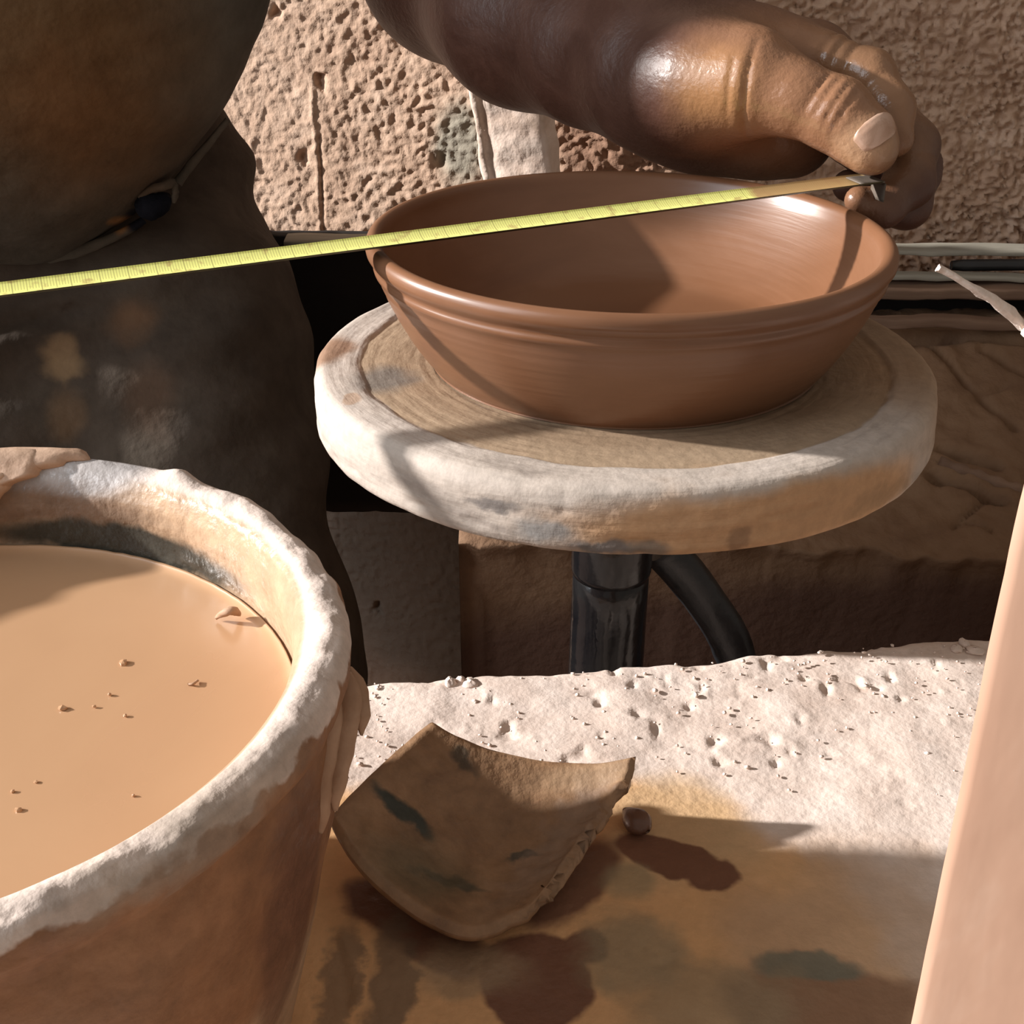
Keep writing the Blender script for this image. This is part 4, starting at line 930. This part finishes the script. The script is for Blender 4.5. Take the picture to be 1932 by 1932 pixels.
# the other arm, outside the frame: hanging at the side with the hand on the hip
RARM = [((-0.40, 0.755, 1.26), 0.060), ((-0.48, 0.75, 1.08), 0.048), ((-0.53, 0.74, 0.965), 0.042), ((-0.49, 0.715, 0.90), 0.036), ((-0.44, 0.69, 0.845), 0.026)]
RHP = (-0.415, 0.672, 0.805)
RF = []
for k in range(4):
    b0 = np.array([-0.424 + 0.017 * k, 0.668 - 0.002 * abs(k - 1.5), 0.792])
    RF.append([(tuple(b0), 0.0105), (tuple(b0 + (0.010, 0.004, -0.030 + 0.003 * abs(k - 1.5))), 0.0095), (tuple(b0 + (0.018, 0.012, -0.052 + 0.006 * abs(k - 1.5))), 0.0085), (tuple(b0 + (0.022, 0.020, -0.068 + 0.008 * abs(k - 1.5))), 0.0072)])
RTH = [((-0.41, 0.685, 0.83), 0.014), ((-0.385, 0.672, 0.812), 0.012), ((-0.365, 0.674, 0.792), 0.0095)]
gx = axis_samples([(-0.60, -0.46, 0.010), (-0.46, -0.34, 0.004), (-0.34, -0.10, 0.012), (-0.10, 0.03, 0.004), (0.03, 0.196, 0.0014)])
gy = axis_samples([(0.52, 0.68, 0.0014), (0.68, 0.88, 0.004), (0.88, 1.02, 0.010)])
gz = axis_samples([(0.70, 0.80, 0.005), (0.80, 0.94, 0.0014), (0.94, 1.04, 0.003), (1.04, 1.44, 0.012)])
G = mesh_grid(gx, gy, gz)
def palm_field(P):
    d = None
    for (a, b) in PALM:
        e = sd_cone(P, a[0], b[0], a[1], b[1]); d = e if d is None else smin(d, e, 0.018)
    return d
CREASES = []     # (point, axis, width, depth, reach)
def add_crease(p, a, b, w, dp, reach):
    ax = np.array(b) - np.array(a); CREASES.append((np.array(p), ax / np.linalg.norm(ax), w, dp, reach))
tA, tB = THUMB[2][0], THUMB[4][0]
for p in ((0.1244, 0.5798, 0.8993), (0.1279, 0.5775, 0.8970), (0.1317, 0.5753, 0.8949), (0.1353, 0.5736, 0.8928)):
    add_crease(p, tA, tB, 0.0010, 0.0010, 0.011)
add_crease((0.0962, 0.5896, 0.8944), (0.0835, 0.6089, 0.8925), (0.1116, 0.5972, 0.8917), 0.0013, 0.0014, 0.022)
add_crease((0.0898, 0.5930, 0.8965), (0.0835, 0.6089, 0.8925), (0.1116, 0.5972, 0.8917), 0.0012, 0.0008, 0.014)
for p in ((0.1347, 0.6246, 0.9074), (0.1398, 0.6222, 0.9072), (0.1442, 0.6180, 0.9057)):
    add_crease(p, INDEX[1][0], INDEX[2][0], 0.0012, 0.0013, 0.013)
add_crease((0.1499, 0.6079, 0.8948), INDEX[2][0], INDEX[3][0], 0.0012, 0.0009, 0.010)
add_crease((0.1565, 0.5975, 0.8879), INDEX[2][0], INDEX[3][0], 0.0012, 0.0008, 0.010)
def left_arm_field(P):
    palm = palm_field(P)
    arm = chain(P, ARM, 0.03); arm = smin(arm, chain(P, UPPER, 0.03), 0.03)
    d = smin(palm, arm, 0.022)
    base = d
    for f, k in ((THUMB, 0.016), (INDEX, 0.007), (MIDDLE, 0.006), (RING, 0.006), (PINKY, 0.006)):
        e = chain(P, f, 0.005)
        d = np.minimum(d, smin(e, base, k)) if f is not THUMB else smin(d, e, k)
    for p, a, w, dp, reach in CREASES:
        X, Y, Z = P[0] - p[0], P[1] - p[1], P[2] - p[2]
        s = X * a[0] + Y * a[1] + Z * a[2]; r2 = X * X + Y * Y + Z * Z
        d = d + np.float32(dp) * np.exp(-(s / w) ** 2) * np.exp(-(r2 / reach ** 2) ** 2)
    return d
D = left_arm_field(G)
tor = smin(sd_cone(G, (-0.36, 0.83, 0.86), (-0.37, 0.835, 1.22), 0.105, 0.10), sd_cone(G, (-0.37, 0.745, 1.27), (-0.29, 0.925, 1.29), 0.060, 0.062), 0.06)
tor = smin(tor, sd_cone(G, (-0.33, 0.84, 1.30), (-0.32, 0.84, 1.40), 0.058, 0.052), 0.05)
ra = chain(G, RARM, 0.03)
rh = smin(sd_cone(G, RARM[-1][0], RHP, 0.026, 0.024), sd_cone(G, RHP, (-0.405, 0.668, 0.794), 0.024, 0.015), 0.015)
ra = smin(ra, rh, 0.015)
for f in RF: ra = np.minimum(ra, smin(chain(G, f, 0.004), rh, 0.005))
ra = smin(ra, chain(G, RTH, 0.004), 0.006)
D = smin(D, smin(tor, ra, 0.04), 0.04)
V, F = surface_nets(D, gx, gy, gz)
del D, tor, ra, rh
po = (-0.27, 0.80, 0.0)
SKIN = mat('wet_clay_smeared_skin', [(0.27, (0.052, 0.021, 0.014)), (0.5, (0.076, 0.032, 0.021)), (0.75, (0.108, 0.048, 0.031))], 30, detail=6, rough=(0.38, 0.55), spec=0.45, bump=(260, 0.28, 0.0016), bump2=(700, 0.2, 0.0008), sss=0.0,  # arm's shade put into the dark base colour; masks paint the lit hand brighter
           masks=[dict(c=rel((0.1230, 0.5968, 0.8908), po), r=(0.05, 0.06, 0.05), col=(0.29, 0.145, 0.078), soft=0.4, warp=0.02, wscale=50, amt=0.85, rough=0.2),
                  dict(c=rel((0.1573, 0.6105, 0.8955), po), r=(0.03, 0.035, 0.04), col=(0.28, 0.15, 0.08), soft=0.4, warp=0.015, wscale=60, amt=0.7, rough=0.22),
                  dict(c=rel((0.0825, 0.5940, 0.8962), po), r=(0.016, 0.03, 0.016), col=(0.34, 0.17, 0.07), soft=0.5, warp=0.012, wscale=70, amt=0.6, rough=0.25),
                  dict(c=rel((0.1453, 0.5678, 0.8784), po), r=(0.013, 0.02, 0.010), col=(0.44, 0.27, 0.16), soft=0.5, warp=0.008, wscale=90, amt=0.7, rough=0.2)])
body = obj('body', V, F, SKIN, person)
# thumb nail, laid on the skin by marching to the surface
NAILM = mat('thumb_nail', [(0.3, (0.40, 0.235, 0.155)), (0.7, (0.55, 0.37, 0.28))], 90, rough=(0.2, 0.35), spec=0.5, bump=(200, 0.2, 0.001))
def nail(p0, p1, rad, spread, out, name='thumb_nail', rise=0.0007):
    """p0 root and p1 tip on the finger's axis; the plate is wrapped around that axis over +-spread radians"""
    p0, p1, out = np.array(p0), np.array(p1), np.array(out, float)
    ax = p1 - p0; ln = np.linalg.norm(ax); ax /= ln; out -= ax * (out @ ax); out /= np.linalg.norm(out); sd = np.cross(ax, out)
    nu, nv = 17, 17
    Q = np.zeros((nu, nv, 3)); DR = np.zeros((nu, nv, 3))
    for i, s in enumerate(np.linspace(0, 1, nu)):
        wd = math.sqrt(max(0.04, 1 - ((0.3 - s) / 0.32) ** 2)) if s < 0.3 else (1 if s < 0.75 else math.sqrt(max(0.05, 1 - ((s - 0.75) / 0.27) ** 2)))
        for j, w in enumerate(np.linspace(-1, 1, nv)):
            DR[i, j] = math.cos(w * wd * spread) * out + math.sin(w * wd * spread) * sd
            Q[i, j] = p0 + ax * ln * s + DR[i, j] * rad * 2
    q = Q.reshape(-1, 3); dr = DR.reshape(-1, 3)
    for it in range(80):
        d = left_arm_field((q[:, 0].astype(np.float32), q[:, 1].astype(np.float32), q[:, 2].astype(np.float32)))
        q = q - dr * np.clip(d, -0.004, 0.006)[:, None] * 0.7
    lift = np.ones((nu, nv)) * rise; lift[0] = rise * 0.2; lift[-1] = rise * 1.2; lift[:, 0] = lift[:, -1] = -0.0001
    q = q + dr * lift.reshape(-1, 1)
    o = obj(name, np.concatenate([q, q - dr * 0.001]), grid_faces(nu, nv).tolist() + (grid_faces(nu, nv, flip=True) + nu * nv).tolist(), NAILM, person)
    return recalc(o)
nail((0.1441, 0.5815, 0.8805), (0.1507, 0.5766, 0.8733), 0.012, 0.80, np.array([0.05, -0.72, 0.60]), rise=0.0005)

# -- shirt
SHIRT = mat('stained_grey_shirt', [(0.3, (0.066, 0.058, 0.047)), (0.5, (0.088, 0.079, 0.065)), (0.75, (0.11, 0.10, 0.085))], 14, grain=(45, 0.22), rough=(0.85, 0.95), spec=0.15, bump=(500, 0.25, 0.001), bump2=(22, 0.6, 0.012),
            masks=[dict(c=rel((-0.1669, 0.7307, 0.8882), po), r=(0.035, 0.15, 0.06), col=(0.125, 0.117, 0.10), soft=0.7, warp=0.05, wscale=25, amt=0.8),
                   dict(c=rel((-0.2382, 0.7339, 0.8946), po), r=(0.070, 0.15, 0.085), col=(0.120, 0.066, 0.027), soft=0.7, warp=0.05, wscale=20, amt=0.85),
                   dict(c=rel((-0.2304, 0.7381, 0.8592), po), r=(0.04, 0.10, 0.04), col=(0.14, 0.066, 0.027), soft=0.8, warp=0.05, wscale=25, amt=0.7),
                   dict(c=rel((-0.2654, 0.7287, 0.8845), po), r=(0.0025, 0.10, 0.005), col=(0.38, 0.30, 0.16), soft=0.4, warp=0.004, wscale=120),
                   dict(c=rel((-0.2336, 0.7869, 0.7795), po), r=(0.005, 0.10, 0.005), col=(0.30, 0.15, 0.06), soft=0.5, warp=0.004, wscale=120),
                   dict(c=rel((-0.2224, 0.8216, 0.7813), po), r=(0.010, 0.10, 0.008), col=(0.008, 0.009, 0.014), soft=0.25, warp=0.004, wscale=90)])
gx = axis_samples([(-0.62, -0.34, 0.012), (-0.34, -0.10, 0.0042), (-0.10, 0.0, 0.01)]); gy = axis_samples([(0.62, 0.90, 0.005), (0.90, 1.06, 0.012)]); gz = axis_samples([(0.70, 1.04, 0.0045), (1.04, 1.38, 0.014)])
G = mesh_grid(gx, gy, gz)
SC = (-0.350, 0.805, 0.965)
d = sd_ell(G, SC, (0.217, 0.112, 0.227))
d = smin(d, sd_cone(G, (-0.40, 0.785, 1.05), (-0.38, 0.805, 1.22), 0.135, 0.125), 0.05)  # unseen chest brought forward to shade the wrist and forearm
d = smin(d, sd_cone(G, (-0.37, 0.745, 1.27), (-0.29, 0.925, 1.295), 0.072, 0.074), 0.06)
d = smin(d, sd_cone(G, (-0.29, 0.925, 1.295), (-0.20, 0.93, 1.22), 0.074, 0.070), 0.03)
d = smin(d, sd_cone(G, (-0.40, 0.755, 1.26), (-0.46, 0.75, 1.12), 0.074, 0.064), 0.03)
d = d + 0.0040 * fbm(G[0] * 9 + 0 * G[1] + 0 * G[2], G[1] * 9 + 0 * G[0], G[2] * 5 + 0 * G[0], 161, 2) + 0.0016 * fbm(G[0] * 14 + G[2] * 9 + 0 * G[1], G[1] * 12 + 0 * G[0] + 0 * G[2], G[2] * 34 - G[0] * 12 + 0 * G[1], 164, 2)
# open collar and hollow under the hem, curl hole
d = np.maximum(d, -sd_cone(G, (-0.33, 0.84, 1.36), (-0.32, 0.84, 1.5), 0.062, 0.07))
hc = (-0.2190, 0.8155, 0.7868)
d = np.maximum(d, -(sd_ell(G, hc, (0.0085, 0.03, 0.006))))
V, F = surface_nets(d.astype(np.float32), gx, gy, gz)
obj('shirt', V, F, SHIRT, person)
# rolled hem that follows the lower edge of the shirt
hp = resample([(-0.3232, 0.7709, 0.7488), (-0.2858, 0.7747, 0.7560), (-0.2553, 0.7817, 0.7652), (-0.2322, 0.7875, 0.7742), (-0.2207, 0.7909, 0.7808)], 0.004)
V, F = tube(hp, np.interp(np.linspace(0, 1, len(hp)), [0, .6, 1], [0.0040, 0.0036, 0.0022]), 10, 0.15, 8)
obj('hem', V, F, SHIRT, person)
hp = resample([(-0.2005, 0.7982, 0.8013), (-0.1925, 0.8020, 0.8108), (-0.1814, 0.8061, 0.8231), (-0.1698, 0.8086, 0.8365)], 0.004)
V, F = tube(hp, np.interp(np.linspace(0, 1, len(hp)), [0, .3, 1], [0.0030, 0.0028, 0.0016]), 10, 0.15, 8)
obj('hem', V, F, SHIRT, person)
# the hem curls up and shows a dark lining
LINING = mat('navy_lining', [(0.3, (0.005, 0.006, 0.010)), (0.7, (0.014, 0.016, 0.024))], 60, rough=(0.85, 0.95), spec=0.1, bump=(300, 0.4, 0.002))
hp = resample([(-0.2203, 0.7874, 0.7871), (-0.2144, 0.7840, 0.7912), (-0.2091, 0.7846, 0.7924), (-0.2055, 0.7913, 0.7945)], 0.002)
V, F = tube(hp, np.interp(np.linspace(0, 1, len(hp)), [0, .25, .7, 1], [0.003, 0.0082, 0.0072, 0.003]), 14, 0.2, 5)
obj('lining', V, F, LINING, person)
hp = resample([(-0.2193, 0.7802, 0.7971), (-0.2115, 0.7794, 0.8021), (-0.2047, 0.7812, 0.8033), (-0.2005, 0.7862, 0.8042), (-0.1991, 0.7858, 0.7991), (-0.2010, 0.7859, 0.7928)], 0.002)
V, F = tube(hp, np.interp(np.linspace(0, 1, len(hp)), [0, .3, .6, 1], [0.001, 0.0024, 0.0032, 0.0012]), 10, 0.2, 6)
obj('hem_curl', V, F, SHIRT, person)

# -- trousers
TROUS = mat('stained_brown_trousers', [(0.3, (0.048, 0.035, 0.026)), (0.5, (0.068, 0.052, 0.040)), (0.75, (0.09, 0.072, 0.055))], 12, grain=(40, 0.2), rough=(0.85, 0.95), spec=0.15, bump=(450, 0.25, 0.001), bump2=(14, 0.6, 0.016),
            masks=[dict(c=rel((-0.2645, 0.7436, 0.7178), po), r=(0.009, 0.12, 0.008), col=(0.23, 0.15, 0.085), soft=0.5, warp=0.012, wscale=70, amt=0.85),
                   dict(c=rel((-0.2612, 0.7386, 0.7083), po), r=(0.011, 0.12, 0.006), col=(0.24, 0.16, 0.09), soft=0.5, warp=0.012, wscale=80, amt=0.85),
                   dict(c=rel((-0.2577, 0.7266, 0.6850), po), r=(0.010, 0.12, 0.012), col=(0.17, 0.11, 0.066), soft=0.5, warp=0.010, wscale=60, amt=0.7),
                   dict(c=rel((-0.2231, 0.7959, 0.7317), po), r=(0.012, 0.12, 0.010), col=(0.16, 0.09, 0.05), soft=0.7, warp=0.014, wscale=50, amt=0.7),
                   dict(c=rel((-0.2122, 0.7534, 0.6932), po), r=(0.013, 0.12, 0.016), col=(0.12, 0.075, 0.05), soft=0.7, warp=0.014, wscale=50, amt=0.7)])
gx = axis_samples([(-0.66, -0.36, 0.012), (-0.36, -0.04, 0.0042)]); gy = axis_samples([(0.55, 0.92, 0.005), (0.92, 1.06, 0.012)]); gz = axis_samples([(0.02, 0.45, 0.014), (0.45, 0.93, 0.0045)])
G = mesh_grid(gx, gy, gz)
def q_(p): return p
d = sd_ell(G, (-0.2754, 0.9002, 0.7483), (0.104, 0.062, 0.13))
d = smin(d, sd_ell(G, (-0.3916, 0.8945, 0.7372), (0.14, 0.062, 0.14)), 0.03)
K2, K3 = (-0.2249, 0.8423, 0.7018), (-0.1785, 0.7112, 0.5251)
d = smin(d, sd_cone(G, K2, K3, 0.086, 0.0815), 0.03)
foot1 = (K3[0] + 0.012, K3[1] + 0.02, 0.10)
d = smin(d, sd_cone(G, K3, foot1, 0.0815, 0.060), 0.03)
L1, L2 = (-0.3569, 0.8350, 0.6877), (-0.3427, 0.7801, 0.6145)
d = smin(d, sd_cone(G, L1, L2, 0.105, 0.095), 0.03)
foot2 = (L2[0] - 0.02, L2[1] + 0.02, 0.10)
d = smin(d, sd_cone(G, L2, foot2, 0.095, 0.062), 0.03)
d = smin(d, sd_cone(G, (-0.2981, 0.8354, 0.6885), (-0.2762, 0.7851, 0.6132), 0.090, 0.080), 0.05)
o1, o2, o3 = 0 * G[0], 0 * G[1], 0 * G[2]
sx_, sy_, sz_ = G[0] + o2 + o3, G[1] + o1 + o3, G[2] + o1 + o2
dm = sx_ * 0.5 - sz_
d = d + 0.0055 * fbm(sx_ * 7 + 3, sy_ * 9, (sz_ - 0.35 * sx_) * 22, 171, 2)
# crease under the belly and side seam
cr = np.array((-0.3002, 0.7495, 0.7291)); cr2 = np.array((-0.2416, 0.7662, 0.7396))
lin = (sz_ - cr[2]) - (cr2[2] - cr[2]) / (cr2[0] - cr[0]) * (sx_ - cr[0])
d = d + 0.005 * np.exp(-(lin / 0.0035) ** 2) * np.clip((cr2[0] + 0.01 - sx_) / 0.03, 0, 1) * (sy_ < 0.9)
V, F = surface_nets(d.astype(np.float32), gx, gy, gz)
obj('trousers', V, F, TROUS, person)
# side seam of the trousers
sp_ = resample([(-0.1820, 0.6298, 0.7916), (-0.1798, 0.6252, 0.7784), (-0.1816, 0.6190, 0.7644), (-0.1776, 0.6138, 0.7500), (-0.1742, 0.6074, 0.7332), (-0.1721, 0.6008, 0.7162)], 0.004)
SHOE = mat('dusty_shoe', [(0.3, (0.05, 0.035, 0.028)), (0.7, (0.10, 0.07, 0.052))], 30)
for ft in (foot1, foot2):
    gx = axis_samples([(ft[0] - 0.09, ft[0] + 0.22, 0.008)]); gy = axis_samples([(ft[1] - 0.07, ft[1] + 0.07, 0.008)]); gz = axis_samples([(-0.012, 0.14, 0.007)])
    G = mesh_grid(gx, gy, gz)
    d = smin(sd_cone(G, (ft[0] - 0.02, ft[1], 0.045), (ft[0] + 0.15, ft[1] - 0.01, 0.03), 0.045, 0.036), sd_cone(G, (ft[0], ft[1], 0.05), (ft[0], ft[1], 0.11), 0.042, 0.042), 0.03)
    d = np.maximum(d, 0.006 - G[2] + 0 * d)
    V, F = surface_nets(d.astype(np.float32), gx, gy, gz)
    obj('shoe', V, F, SHOE, person)
